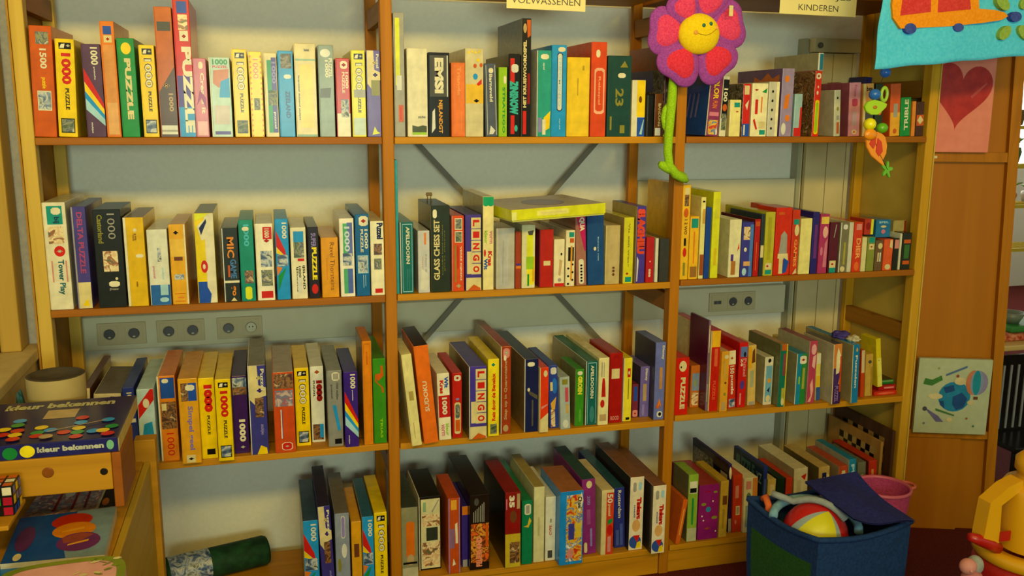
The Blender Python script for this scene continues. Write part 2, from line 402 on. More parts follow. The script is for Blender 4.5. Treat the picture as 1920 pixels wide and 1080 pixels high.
def LINGO():
    L = [('r', 0, 0, 1, .17, 'C'), ('g', 'DO', [(.1, 0), (.5, .08), (.95, .03), (.95, 0)]), ('r', .06, .22, .40, .52, 'C')]
    for k, ch in enumerate('LINGO'):
        v1 = .965-k*.152; L += [('r', .34, v1-.142, .97, v1, 'C'), ('t', ch, .45, v1-.115, .88, v1-.03, 'R', 'd', .05)]
    return L
def TXT(s, c, v0=.3, v1=.9, u0=.3, u1=.75, d='d', extra=()):
    return [('t', s, u0, v0, u1, v1, c, d)]+list(extra)
def J25(extra=()):
    return [('rr', .12, .88, .88, .97, 'W'), ('jig', .5, .925, .14, 'R', .11)]+list(extra)
ST = ('rr', .2, .86, .8, .93, 'W')
R_ = 'r'
# (description, xl_bottom, xr_bottom, xl_top, y_top, colour, decals, options)
ROWS = {}
ROWS[0, 0] = [
 ('orange box with pale 1500 and small photo', 62, 108, 49, 48, 'DO', [('r', .25, .84, .85, .95, 'p1'), ('t', '1500', .4, .62, .72, .8, 'W'), ('t', 'puzzle', .4, .44, .65, .54, 'Y'), ('r', .2, .24, .85, .42, 'W'), ('r', .23, .25, .82, .41, 'p2')], {}),
 ('yellow jigsaw box with big red 1000', 111, 147, 102, 73, 'Y', K1000('Y', True), dict(rc='K')),
 ('purple jigsaw box with rainbow stripe and 1000', 165, 201, 148, 82, '5a3c5c', RAINB(), {}),
 ('plain tan and orange box with blue corner mark', 202, 229, 183, 39, 'O', [('r', .18, .89, .8, .96, 'B'), ('r', .2, .82, .8, .88, 'C'), ('jig', .5, .85, .1, 'R', .1), ('r', .1, .02, .9, .8, 'd8914a'), ('r', .1, .02, .9, .3, 'e0a868')], {}),
 ('green box with cream word PUZZLE and yellow seal', 231, 264, 216, 71, 'G', [('e', .2, .84, .8, .96, 'Y'), ('t', 'PUZZLE', .34, .18, .72, .80, 'C', 'd', .06)], {}),
 ('yellow jigsaw box with white 1000, narrow, beside green box', 271, 300, 255, 84, 'Y', K1000(p='p2'), {}),
 ('tall brown box with faded jigsaw piece print', 303, 336, 286, 12, 'c0621c', [('r', .1, .82, .9, .89, 'DGY'), ('g', '5c4640', [(0, 0), (1, 0), (1, .55), (0, .35)]), ('jig', .45, .40, .14, 'TN', .1), ('t', '1000', .55, .2, .82, .34, 'TN'), ('r', .02, .02, .98, .09, 'WG'), ('r', .02, .04, .98, .055, 'GY')], {}),
 ('very tall red, purple and blue box with white PUZZLE', 338, 369, 320, -3, 'R', [('r', .2, .90, .85, .985, 'B'), ('r', .25, .78, .85, .89, 'p6'), ('r', .3, .70, .85, .775, 'W'), ('jig', .58, .735, .1, 'R', .1), ('r', 0, .22, 1, .45, 'P'), ('r', 0, 0, 1, .22, 'SB'), ('t', 'PUZZLE', .36, .03, .98, .66, 'W', 'd', .06)], {}),
 ('small pink fairy jigsaw box', 369, 394, 359, 109, 'PK', [('rr', .4, .87, .75, .96, 'W'), ('t', 'Create it', .5, .3, .82, .82, 'W'), ('r', .1, .02, .9, .2, 'e8b0b8'), ('g', 'MG', [(.1, .4), (.5, .5), (.9, .35), (.9, .5), (.4, .6)])], {}),
 ('pale teal and white box with tulips and green 1000', 399, 438, 392, 107, 'b8d0c8', [('t', '1000', .12, .91, .9, .98, 'G', 'h'), ('t', 'PUZZEL', .12, .87, .9, .90, 'R', 'h'), ('g', 'c87850', [(.15, .84), (.95, .86), (.9, .72), (.4, .62), (.1, .68)]), ('g', 'SB', [(.5, .7), (.95, .75), (.95, .5), (.4, .5)]), ('r', .12, .16, .9, .4, 'c8b8b0'), ('r', .1, .03, .9, .07, 'P')], dict(t='W')),
 ('yellow jigsaw box with white 1000, beside the tulip box', 442, 470, 433, 92, 'Y', K1000(p='p1'), {}),
 ('yellow box with red speckled edges and white 1000', 473, 497, 466, 97, 'f4d420', [('t', '1000', .25, .68, .75, .93, 'W', 'd', .05), ('t', '1000', .28, .69, .72, .92, 'O', 'd', .0), ('r', .25, .32, .75, .46, 'p1')]+[('e', u, k/16, u+.12, k/16+.025, 'O') for k in range(16) for u in (0, .88)], {}),
 ('white box striped green and purple with 1000', 500, 525, 492, 99, 'C', [('r', .2, .05, .55, .92, 'G'), ('r', .55, .05, .95, .95, 'P'), ('t', '1000', .58, .64, .9, .9, 'LP'), ('r', .25, .38, .95, .56, 'p1'), ('t', 'puzzel', .6, .1, .85, .3, 'WG')], {}),
 ('blue box lettered ZEELAND with small dark photo', 526, 555, 519, 95, 'SB', [('r', .15, .80, .9, .97, 'p5'), ('rr', .35, .68, .85, .73, 'WG'), ('t', 'ZEELAND', .42, .22, .74, .54, 'DB')], {}),
 ('broad cream and pale yellow box, tallest of its neighbours', 557, 597, 549, 81, 'C', [('r', 0, .82, 1, .84, '90b090'), ('r', .2, .1, .85, .78, 'e8cf60'), ('t', 'Nederland', .45, .92, .7, .95, 'K', 'h'), ('t', 'legpuzzel duizend stukjes', .1, .18, .2, .66, 'DGY'), ('r', 0, 0, 1, .025, '80a080')], {}),
 ('grey-green box with white puzzle lettering at top', 601, 630, 592, 84, '8a9890', [('t', 'PUZZEL', .66, .65, .9, .86, 'W'), ('t', '1000', .42, .65, .64, .84, 'W'), ('g', 'TG', [(.05, .53), (.8, .54), (.72, .43), (.02, .43)]), ('e', .1, .87, .8, .96, 'WG')], {}),
 ('red and white box with 1000 puzzle lettering', 633, 659, 625, 109, 'c83028', [('rr', .3, .87, .85, .97, 'W'), ('jig', .58, .92, .13, 'R', .13), ('t', '1000', .68, .62, .9, .83, 'W'), ('t', 'PUZZLE', .42, .56, .62, .83, 'W'), ('r', 0, 0, 1, .3, 'W'), ('r', .3, .25, .9, .48, 'p2')], {}),
 ('yellow and silver jigsaw box with 1000 beside purple one', 662, 688, 654, 94, 'e4dc18', K1000(p='p2')[:6]+[('r', .1, .46, 1, .55, 'GY'), ('r', .05, .02, .95, .22, 'c0d0c8')], {}),
 ('purple and cream jigsaw-piece box beside the post', 690, 716, 684, 94, '6a5aa8', PIECE()[:3]+[('t', 'Puzzel', .7, .8, .9, .96, 'W'), ('r', .3, .48, .95, .66, 'OL'), ('g', 'YG', [(.3, .02), (.5, .12), (.7, .06), (.95, .04)])], {}),
]
ROWS[0, 1] = [
 ('tall narrow glossy grey box beside the post', 741, 761, 736, 23, 'GY', [('r', .1, .42, .55, .96, 'YG'), ('r', .2, .38, .7, .5, 'WG'), ('r', .35, .12, .85, .26, 'DO'), ('r', .5, .14, .62, .24, 'R')], dict(tf='BR')),
 ('plain white box with small landscape at its foot', 765, 803, 762, 90, 'W', [('t', 'zicht', .5, .21, .9, .24, 'DGY', 'h'), ('g', '48502c', [(.2, .02), (.95, .02), (.95, .12), (.75, .13), (.5, .115), (.2, .13)]), ('r', .2, .02, .95, .05, 'LG')], {}),
 ('shiny black box with white MSI lettering', 804, 844, 800, 98, 'K', [('r', .05, .48, .95, .97, 'DGY'), ('r', .88, .48, .93, .97, 'WG'), ('t', 'EMSI', .28, .52, .72, .94, 'W', 'd', .06), ('t', 'NIJLANDGT', .42, .04, .66, .44, 'e0a030'), ('g', 'WG', [(.12, .04), (.3, .1), (.28, .34), (.16, .3)])], dict(rough=1)),
 ('plain orange box, shorter than its neighbours', 847, 873, 845, 117, 'e0702c', [('r', .12, .03, .92, .97, 'e87a34'), ('t', 'Triangle', .32, .56, .66, .95, 'f09858'), ('t', 'legpuzzel stukjes', .68, .08, .76, .34, 'f09858')], {}),
 ('cream box with coloured dots and yellow band', 873, 907, 868, 90, 'd0c49a', [('r', 0, .38, 1, .60, 'e6b830'), ('e', .4, .65, .68, .72, 'SB'), ('e', .42, .78, .62, .83, 'DO'), ('e', .78, .79, .96, .84, 'DO'), ('jig', .6, .41, .12, 'K', .12), ('e', .6, .85, .8, .89, 'Y'), ('g', 'R', [(.6, .6), (.9, .66), (.9, .6), (.7, .58)])]+[('e', .1+.2*k, .94+.01*(k % 2), .22+.2*k, .97+.01*(k % 2), 'Y') for k in range(4)], dict(yb=111)),
 ('grey-blue box lettered Barneveld', 911, 934, 907, 119, '50586c', [('r', .1, .02, .14, .98, 'WG'), ('r', .88, .02, .92, .98, 'WG'), ('t', 'Barneveld', .38, .48, .66, .86, 'W'), ('rr', .35, .87, .75, .94, 'W'), ('g', 'WG', [(.25, .03), (.6, .03), (.8, .08), (.4, .15)])], {}),
 ('thin lime green box with green lettering', 935, 951, 934, 126, 'LG', [('rr', .55, .77, .9, .88, 'W'), ('t', 'STRATEGO', .42, .05, .75, .72, 'G')], {}),
 ('black box with blocky teal lettering', 953, 975, 955, 101, 'K', [('r', .1, .66, .5, .95, 'R'), ('rr', .2, .78, .85, .88, 'WG'), ('t', 'ZINSNOW', .05, .27, .85, .68, 'TL', 'd', .08), ('r', .15, .03, .5, .26, 'R'), ('e', .5, .06, .8, .14, 'TL')], dict(yb=119)),
 ('very tall black box lettered HET KRUISWOORDSPEL', 977, 995, 974, 34, 'K', [('g', 'DO', [(.5, .99), (.95, .99), (.95, .86), (.6, .84)]), ('e', .1, .88, .5, .96, 'TN'), ('t', 'HET KRUISWOORDSPEL', .12, .25, .5, .82, 'C', 'u', .05), ('r', .1, .02, .5, .22, 'R'), ('r', .6, .28, .9, .54, 'DR')], dict(lc='TG', yb=61)),
 ('turquoise box with small yellow cartoon strip', 1006, 1033, 1006, 94, '2a9c90', [('rr', .2, .90, .8, .96, 'W'), ('t', 'spel', .35, .78, .5, .86, 'WG'), ('g', 'Y', [(.45, .22), (.95, .30), (.9, .1), (.5, .06)]), ('r', .05, .05, .3, .22, 'LP'), ('r', .35, .02, .6, .2, 'W')], dict(t='WG')),
 ('bright blue box with long white oval title', 1033, 1061, 1034, 84, 'SB', [('rr', .4, .93, .9, .98, 'W'), ('rr', .34, .28, .72, .92, 'NB'), ('rr', .38, .29, .68, .91, 'WG'), ('t', 'TRIPOMENTO', .44, .33, .62, .88, 'LB'), ('t', 'spel', .5, .08, .6, .2, 'LB')], {}),
 ('broad plain yellow box', 1062, 1104, 1064, 107, 'e8c024', [('r', .1, .04, .92, .95, 'ecc62a'), ('r', .42, .52, .48, .74, 'b89a28'), ('r', .65, .84, .75, .9, 'b89a28')], dict(t='Y')),
 ('tall orange-red box with cream ornate frame', 1106, 1135, 1108, 78, 'd8481c', [('rr', .28, .84, .55, .92, 'W'), ('rr', .18, .24, .88, .73, 'f0b090'), ('rr', .27, .27, .79, .70, 'd8481c'), ('t', 'Reisspel', .42, .34, .62, .64, 'f09868')], dict(yb=100, tf='BR')),
 ('broad dark green box with gold emblem', 1137, 1181, 1138, 104, '1c4440', [('rr', .42, .73, .75, .79, 'W'), ('g', 'OL', [(.5, .86), (.85, .86), (.7, .94)]), ('t', '23', .32, .38, .68, .6, 'OL'), ('r', .55, .04, .76, .14, 'OL'), ('r', .1, .08, .18, .25, 'OL')], {}),
 ('small white, yellow and blue box', 1183, 1208, 1186, 150, 'W', [('r', .35, .35, 1, 1, 'Y'), ('r', .4, 0, 1, .34, 'B'), ('e', .5, .6, .75, .72, 'BR'), ('g', 'LB', [(.8, .03), (.95, .3), (.9, .3), (.6, .04)])], {}),
 ('thin black booklet box next to BANDUNG', 1212, 1224, 1215, 178, 'K', [], dict(lc='DGY')),
 ('brown box lettered BANDUNG behind the green stem', 1225, 1241, 1229, 176, 'BR', [('t', 'BANDUNG', .45, .24, .8, .78, 'C'), ('r', .1, .02, .8, .2, 'WG')], dict(lc='K')),
 ('tall dark red and blue photo box behind the flower', 1242, 1262, 1246, 84, '6a2420', [('r', .1, .1, .9, .6, 'p5')], dict(lc='p5', yb=93, lf=[('r', 0, .74, 1, 1, '8a3024'), ('r', .05, .5, .7, .74, '4a4c80')])),
]
ROWS[0, 2] = [
 ('plum box with coloured letters and blue left cover', 1322, 1346, 1341, 130, '8a3060', [('t', 'COLOR', .3, .55, .75, .95, 'Y'), ('t', 'FUN', .3, .42, .7, .53, 'O'), ('r', .1, .02, .9, .24, 'p4'), ('r', .1, .3, .9, .36, 'PK')],
  dict(lc='2a58b0', t='C', yb=143, lf=[('g', 'R', [(0, .82), (1, .97), (1, 1), (0, 1)]), ('g', 'TN', [(0, .8), (1, .95), (1, .97), (0, .82)])]+[('g', 'LP', [(.15+.11*k, .25+.03*(k % 2)), (.19+.11*k, .27), (.24+.11*k, .62), (.2+.11*k, .66)]) for k in range(6)])),
 ('narrow white and black box with 100', 1348, 1360, 1355, 143, 'W', [('r', 0, .3, 1, .95, 'K'), ('t', '100', .15, .58, .85, .8, 'W'), ('e', .1, .42, .9, .54, 'DO'), ('r', .1, .1, .9, .38, 'p1')], {}),
 ('small pale yellow box with teal tab', 1366, 1387, 1368, 187, 'ecdf90', [('r', .35, .8, .9, .93, 'T'), ('jig', .65, .68, .12, 'R', .12)], dict(t='C')),
 ('narrow red and blue box with white prints', 1389, 1404, 1393, 157, 'R', [('r', .15, .8, .8, .97, 'C'), ('r', 0, 0, 1, .24, 'B'), ('g', 'W', [(.3, .6), (.8, .7), (.6, .5)]), ('r', .2, .02, .4, .22, 'W')], dict(lc='p5', yb=176)),
 ('white box with small red and green motifs', 1406, 1436, 1410, 156, 'efe6b8', [('jig', .25, .88, .1, 'R', .13), ('g', 'G', [(.6, .84), (.95, .92), (.9, .82)]), ('r', .2, .42, .38, .7, 'R'), ('r', .58, .45, .66, .75, 'O'), ('g', 'R', [(.1, .3), (.3, .12), (.4, .14), (.2, .34)]), ('r', .5, .15, .9, .28, 'C'), ('r', .55, .03, .92, .12, 'T')], {}),
 ('pale grey box with small black marks', 1437, 1457, 1442, 153, 'c8c4b0', [('r', .72, 0, 1, 1, 'efe6b8')]+[('e', .25, .12+.17*k, .45, .17+.17*k, 'K') for k in range(5)], {}),
 ('lilac box with orange prints and castle cover', 1460, 1483, 1467, 128, '9a88b0', [('e', .2, .8, .6, .9, 'O'), ('g', 'O', [(.2, .4), (.6, .42), (.7, .64), (.3, .6)]), ('e', .4, .22, .8, .32, 'O'), ('e', .1, .02, .5, .2, 'WG')],
  dict(lc='6a5080', yb=143, lf=[('g', 'c06830', [(.35, .62), (.95, .70), (.95, .92), (.8, .86), (.7, .95), (.55, .84), (.4, .9)])])),
 ('thin pale blue and red booklet', 1486, 1501, 1491, 176, '98b8c0', [('r', 0, 0, 1, .2, 'R'), ('g', 'R', [(.7, .2), (1, .2), (1, .7), (.75, .68)])], {}),
 ('tall red box with oval picture and jigsaw mark', 1521, 1534, 1528, 133, 'd83018', J25([('rr', .2, .03, .85, .56, 'Y'), ('rr', .3, .06, .75, .52, 'LG'), ('e', .3, .64, .6, .7, 'W'), ('e', .4, .74, .6, .78, 'W')]), dict(lc='p3', yb=152)),
 ('grey-white box with small pictures', 1563, 1575, 1565, 169, 'c8c4a4', [('r', .35, .05, .8, .3, 'DO'), ('e', .3, .8, .6, .86, 'K'), ('e', .3, .55, .7, .64, 'OL'), ('r', .3, .35, .8, .45, 'GY')], dict(lc='c0bc9c', yb=174, t='W')),
 ('pink box with darker pink cover', 1589, 1611, 1593, 155, 'd890a0', [('rr', .25, .56, .75, .7, 'c04068'), ('t', 'Prinses', .4, .74, .65, .96, 'c06080'), ('e', .3, .03, .75, .12, 'W'), ('e', .4, .05, .65, .1, 'O'), ('r', .3, .2, .7, .46, 'c0a0a8')], dict(lc='9a5060', yb=160)),
 ('orange and cream box behind the hanging beads', 1616, 1636, 1619, 157, 'e0a050', [('t', 'bea', .3, .86, .9, .95, 'K', 'h'), ('r', 0, 0, .2, 1, 'C'), ('r', .2, .3, 1, .5, 'DGY')], {}),
 ('narrow black and green box behind the beads', 1640, 1654, 1642, 157, '2c3a20', [('e', .2, .4, .9, .6, 'O'), ('r', .1, .7, .9, .8, 'DGY')], {}),
 ('orange and yellow narrow box beside the green one', 1667, 1686, 1671, 157, 'd85a20', [('r', 0, 0, 1, .45, 'e8a828'), ('r', .3, .36, .75, .62, 'GY'), ('e', .3, .04, .7, .14, 'DO')], dict(tf='8a3a24')),
 ('green box with white word TRIBLE', 1687, 1706, 1690, 183, 'G', [('t', 'TRIBLE', .35, .15, .75, .95, 'W', 'u')], {}),
 ('slim orange box near the right end', 1708, 1715, 1712, 190, 'e0872c', [], {}),
 ('brown box with cream diamond at the right end', 1716, 1731, 1719, 191, '4c2c20', [('r', 0, .3, 1, .62, 'DO'), ('g', 'C', [(.1, .46), (.5, .34), (.95, .46), (.5, .6)])], {}),
]
ROWS[1, 0] = [
 ('tall cream box lettered Tower Play at the left end', 94, 139, 77, 380, 'W', [('r', .15, .80, .85, .97, 'T'), ('rr', .35, .89, .78, .955, 'W'), ('t', 'bij', .4, .81, .7, .87, 'NB'), ('r', .15, .62, .85, .78, 'p6'), ('e', .35, .5, .85, .6, 'R'), ('jig', .6, .55, .1, 'W', .1), ('t', 'Tower Play', .4, .14, .75, .47, 'DT'), ('r', .18, .26, .24, .46, 'MO'), ('r', .82, .26, .88, .46, 'MO')], {}),
 ('blue-purple box lettered DELTA PUZZLE with cream foot', 147, 175, 131, 388, '4a4290', [('r', 0, 0, 1, .26, 'C'), ('t', 'DELTA PUZZLE', .35, .35, .75, .95, 'b04878'), ('g', 'Y', [(.3, .03), (.8, .02), (.7, .1)]), ('r', 0, 0, .1, 1, 'GY')], dict(yb=371, rc='K')),
 ('broad dark box with green script and silver 1000', 187, 239, 174, 393, '23282a', [('t', 'Castorland', .12, .66, .32, .95, 'OL'), ('t', '1000', .5, .70, .78, .96, 'GY', 'd', 0), ('r', .25, .37, .8, .58, 'p6'), ('rr', .4, .21, .8, .27, 'W'), ('e', .65, .28, .75, .31, 'W'), ('t', 'jigsaw', .4, .17, .75, .2, 'GY', 'h')], dict(yb=379)),
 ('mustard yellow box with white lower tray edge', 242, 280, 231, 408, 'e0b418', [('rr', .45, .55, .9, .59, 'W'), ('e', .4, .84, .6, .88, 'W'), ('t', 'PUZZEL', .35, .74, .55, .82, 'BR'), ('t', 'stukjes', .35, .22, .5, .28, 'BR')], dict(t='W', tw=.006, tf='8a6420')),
 ('white box with blue foot and small bird picture', 284, 322, 270, 431, 'dcdccc', [('r', 0, 0, 1, .27, '2a64b0'), ('r', .5, .13, .9, .27, 'LB'), ('rr', .45, .04, .9, .10, 'LB'), ('r', .45, .58, .65, .76, 'p2'), ('t', 'stukjes', .6, .34, .75, .5, 'LB'), ('t', 'puzzel', .15, .36, .3, .52, 'PK')], {}),
 ('yellow box with black jigsaw piece and tiny photo', 325, 356, 317, 421, 'e4a824', [('r', .9, 0, 1, 1, 'W'), ('jig', .4, .9, .12, 'K', .14), ('r', .2, .55, .75, .63, 'BR'), ('r', .15, .31, .78, .38, 'p2'), ('t', 'stukjes', .3, .07, .7, .1, 'e87820', 'h'), ('r', .1, .13, .8, .135, 'R'), ('r', .1, .035, .8, .04, 'R'), ('r', 0, .6, .88, .82, 'e8bc48')], {}),
 ('yellow, white and blue box with scribbled black lettering', 373, 409, 364, 400, 'e8cc10', [('r', .5, 0, 1, 1, 'W'), ('r', 0, 0, .5, .24, 'B'), ('g', 'B', [(.45, 0), (.62, 0), (.7, .1), (.45, .2)]), ('e', .2, .34, .58, .48, 'R'), ('e', .3, .38, .45, .44, 'W'), ('g', 'W', [(.1, .86), (.55, .94), (.6, .72), (.3, .7)]), ('g', 'NB', [(.2, .84), (.6, .94), (.62, .9), (.3, .76)]), ('g', 'YG', [(0, 1), (.8, 1), (.5, .96), (0, .92)])], dict(tf='8a8050')),
 ('dark box with orange and blue cartoon lettering', 421, 452, 409, 428, '2a3230', [('r', 0, 0, .06, 1, 'WG'), ('r', 0, .26, 1, .29, 'W'), ('t', 'MIC', .3, .6, .75, .88, 'e08828'), ('t', 'GAME', .45, .32, .85, .58, '4878b8'), ('r', .3, .34, .42, .5, 'DO'), ('t', 'go', .4, .08, .75, .22, 'e08828'), ('g', 'C', [(.4, .01), (.8, .01), (.6, .06)])], {}),
 ('teal green box with pale blue 1000', 454, 481, 443, 413, '1a8a78', [('t', '1000', .3, .68, .7, .95, '4ab8c8'), ('rr', .2, .87, .7, .92, 'W'), ('r', .25, .22, .9, .38, 'p3'), ('rr', .25, .02, .75, .18, 'YG')], {}),
 ('white box with two photos and red jigsaw piece', 484, 517, 473, 420, 'efe8d0', [('r', .4, .8, .95, .96, 'R'), ('jig', .62, .78, .13, 'R', .12), ('t', '1000', .5, .82, .8, .94, 'W'), ('r', .22, .44, .9, .65, 'p2'), ('r', .22, .19, .9, .4, 'p1'), ('r', .18, .03, .9, .12, 'R')], dict(t='W')),
 ('blue box with coloured triangles and 1000', 521, 546, 515, 411, 'SB', TRI(), {}),
 ('white box lettered IJSLAND with mountain photo', 549, 578, 544, 427, 'e8e0c0', [('r', .15, .58, .85, .95, 'p1'), ('r', .15, .8, .85, .95, 'SB'), ('r', .4, .53, .85, .57, 'R'), ('t', 'IJSLAND', .68, .13, .88, .47, 'K'), ('t', 'IJSBERG', .25, .1, .42, .45, 'DGY'), ('r', .35, .08, .62, .34, 'WG'), ('t', '1000', .45, .3, .6, .46, 'K')], {}),
 ('black box with yellow PUZZLE and red burst', 581, 601, 576, 426, '28242c', [('t', 'PUZZLE', .3, .26, .8, .72, 'f0dc20', 'd', .05), ('t', 'SUPER', .25, .72, .75, .92, 'LP'), ('jig', .5, .13, .2, 'R', .12), ('e', .2, .06, .85, .2, 'R')], {}),
 ('orange box with brown handwritten title', 605, 637, 601, 446, 'e09a20', [('t', 'Ravel Thorsteins', .5, .12, .78, .92, 'BR', 'd', 0), ('t', 'legpuzzel', .25, .3, .34, .66, 'c87c18')], {}),
 ('white-edged box with green and blue halves and 1000', 640, 667, 635, 410, 'efe8d8', [('r', .2, .52, .5, .94, '50b070'), ('r', .5, .52, .9, .95, '6070b8'), ('t', '1000', .3, .58, .7, .9, 'c8d8e8'), ('r', .15, .4, .85, .56, 'p2'), ('r', .2, .04, .5, .36, '50a878'), ('r', .5, .04, .88, .36, '5068b8')], dict(yb=392)),
 ('blue box with red emblem and 1000 PUZZLE', 669, 695, 665, 402, '1c64a0', [('rr', .25, .86, .95, .98, 'W'), ('jig', .6, .92, .14, 'R', .12), ('t', '1000', .66, .58, .92, .82, 'W'), ('t', 'PUZZLE', .35, .54, .56, .82, 'W'), ('r', .1, .28, .9, .5, 'LB'), ('r', .14, .29, .86, .49, 'p2'), ('r', .5, .1, .54, .26, 'LB'), ('r', .66, .12, .7, .26, 'LB')], dict(yb=381)),
 ('white box with puzzle lettering beside the post', 697, 723, 695, 415, 'efe8c8', [('t', 'Puzzel', .45, .76, .95, .98, 'NB', 'd', .06), ('r', .2, .55, .85, .7, 'p3'), ('r', .2, .35, .8, .5, 'p1'), ('r', .25, .03, .85, .09, 'R')], {}),
]
ROWS[1, 1] = [
 ('thin tall turquoise-edged box beside the post', 743, 750, 742, 300, '2a98a8', [], {}),
 ('teal box with white word APELDOORN at the left', 752, 777, 750, 417, '1a6a68', [('r', .12, .02, .9, .03, 'LB'), ('r', .12, .97, .9, .98, 'LB'), ('r', .10, .02, .13, .98, 'LB'), ('r', .88, .02, .91, .98, 'LB'), ('t', 'APELDOORN', .4, .42, .7, .94, 'W'), ('r', .45, .05, .48, .35, '4a9098'), ('r', .6, .05, .63, .35, '4a9098')], dict(t='WG', yb=398)),
 ('pale silver box with faint lettering', 785, 807, 780, 433, 'c8c8cc', [('r', .5, .78, .7, .97, 'e08040'), ('t', 'Non Stop', .55, .18, .75, .62, 'GY'), ('t', 'game', .25, .3, .4, .6, 'c8a890'), ('g', 'WG', [(.1, .05), (.6, .03), (.9, .1), (.9, .3), (.2, .4)])], {}),
 ('dark green box lettered GLASS CHESS SET', 809, 845, 807, 386, '2a3428', [('rr', .08, .86, .30, .96, 'W'), ('t', 'GLASS CHESS SET', .12, .14, .44, .84, 'C', 'u', .03), ('t', 'beautiful hand crafted', .56, .2, .62, .78, 'OL', 'u', 0), ('t', 'glass pieces', .68, .24, .74, .72, 'OL', 'u', 0)], dict(lc='5a5438', yb=372)),
 ('orange box with two small portraits and a cat', 848, 871, 845, 405, 'd84c1c', [('r', .18, .82, .85, .97, 'W'), ('r', .24, .83, .79, .96, 'p1'), ('r', .18, .65, .85, .8, 'W'), ('r', .24, .66, .79, .79, 'p1'), ('r', .16, .12, .3, .62, 'OL'), ('t', 'VERRE KIJKERS', .62, .14, .8, .6, 'W'), ('r', .4, .3, .5, .6, 'R'), ('jig', .5, .07, .16, 'C', .12)], dict(t='MO')),
 ('purple box with cream letter tiles L I N G O, second shelf', 873, 903, 871, 403, '4a3a98', LINGO(), {}),
 ('tall cream box with green top lettered kids', 905, 926, 901, 369, 'ecdc9c', [('r', 0, .92, 1, 1, '18a070'), ('e', 0, .90, .5, .94, '18a070'), ('e', .45, .90, 1, .94, '18a070'), ('t', 'Kras', .45, .26, .85, .42, 'R', 'd', .05), ('t', 'Wit', .05, .22, .42, .34, 'B', 'd', .05), ('e', .05, .36, .25, .44, 'R'), ('t', 'kleur', .1, .5, .42, .64, 'LG'), ('t', 'vorm', .6, .5, .88, .64, 'PK')], dict(lc='8a8058', yb=366)),
 ('plain grey-white box with worn print', 931, 965, 931, 428, 'b8b4a8', [('r', .12, .04, .7, .96, 'b4b4b4'), ('r', .3, .1, .34, .8, 'GY'), ('r', .55, .1, .58, .7, 'c8c4b8')], dict(t='WG', yb=416, tf='3c3a34')),
 ('narrow rust-brown box in shade', 966, 977, 966, 434, 'a04020', [('r', 0, .35, 1, .4, 'O'), ('r', 0, .4, 1, .44, 'P')], {}),
 ('white, yellow and green box under the flat lid', 978, 1003, 978, 422, 'dcd8a8', [('r', .35, .5, .85, .85, 'YG'), ('r', .35, .05, .95, .3, 'f0e020'), ('r', .4, .03, .55, .22, 'G'), ('r', .8, .1, 1, .5, 'e8b020'), ('g', 'DGY', [(.4, .9), (.9, .92), (.8, .84), (.5, .84)]), ('r', .3, .3, .9, .5, 'LG')], {}),
 ('plain red box with small white sticker', 1011, 1037, 1010, 431, 'b82414', [], dict(t='MR', st=[(.25, .38, .78, .46)])),
 ('small cream box with dog drawing', 1038, 1058, 1038, 449, 'ece0b8', [('r', 0, 0, 1, .07, 'R'), ('e', .6, .66, .78, .72, 'K'), ('g', 'c8a878', [(.4, .25), (.6, .22), (.8, .55), (.5, .58)]), ('e', .35, .1, .7, .18, 'GY')], {}),
 ('narrow cream box with black spots and brown pencil', 1060, 1077, 1060, 432, 'ece0b8', [('r', .3, .88, .9, .97, 'T'), ('r', .4, .78, .9, .86, 'DO'), ('r', .2, .45, .9, .7, 'K'), ('r', .5, .1, .72, .72, 'e09820')]+[('e', .1+.55*(k % 2), .02+.07*k, .38+.5*(k % 2), .06+.07*k, 'K') for k in range(6)], {}),
 ('magenta and brown box lettered QUA', 1081, 1100, 1079, 405, 'a8705c', [('g', 'c01c60', [(0, 1), (1, 1), (1, .5), (.85, .5)]), ('t', 'QUA', .3, .78, .9, .98, 'W', 'd', .06), ('rr', .2, .02, .75, .38, 'W')]+[('e', .35, .05+.045*k, .6, .08+.045*k, 'K') for k in range(6)], {}),
 ('broad navy blue box with white dot', 1102, 1133, 1101, 394, '1e4a88', [('e', .35, .46, .52, .51, 'W'), ('t', 'Europa reis', .6, .32, .68, .64, 'LB')], dict(yb=396)),
 ('tan box with three small brown marks', 1134, 1161, 1135, 423, 'c0aa70', [('e', .45, .2, .65, .25, 'BR'), ('e', .45, .14, .65, .19, 'BR'), ('e', .45, .26, .65, .30, 'BR'), ('r', .15, .04, .9, .95, 'c4ae78'), ('e', .45, .2, .65, .25, 'BR'), ('e', .45, .14, .65, .19, 'BR'), ('e', .45, .26, .65, .30, 'BR')], dict(t='C')),
 ('yellow-green box with green lettering, second shelf', 1167, 1186, 1171, 408, 'd8d020', [('t', 'Vis een vraag', .35, .25, .62, .92, 'OL'), ('jig', .4, .15, .12, 'R', .12), ('r', .2, .02, .85, .1, 'T')], dict(lc='b09a58', yb=380)),
 ('tall purple box with red block lettering SLAGHEU', 1190, 1208, 1194, 387, '4838a0', [('t', 'SLAGHEU', .05, .38, .92, .97, 'e04828', 'd', .09), ('g', 'WG', [(.1, .02), (.2, .02), (.3, .3), (.1, .35)])], dict(lc='b09a58', yb=374)),
 ('red box with tiny white marks near the post', 1210, 1225, 1213, 445, 'b82020', [('t', '888', .3, .12, .6, .3, 'W'), ('e', .4, .45, .55, .48, 'W')], {}),
 ('thin white booklet near the post, second shelf', 1227, 1233, 1228, 447, 'd8d4c0', [], dict(lc='WG')),
 ('plain charcoal box touching the post', 1235, 1253, 1237, 448, '3a3a38', [], {}),
]
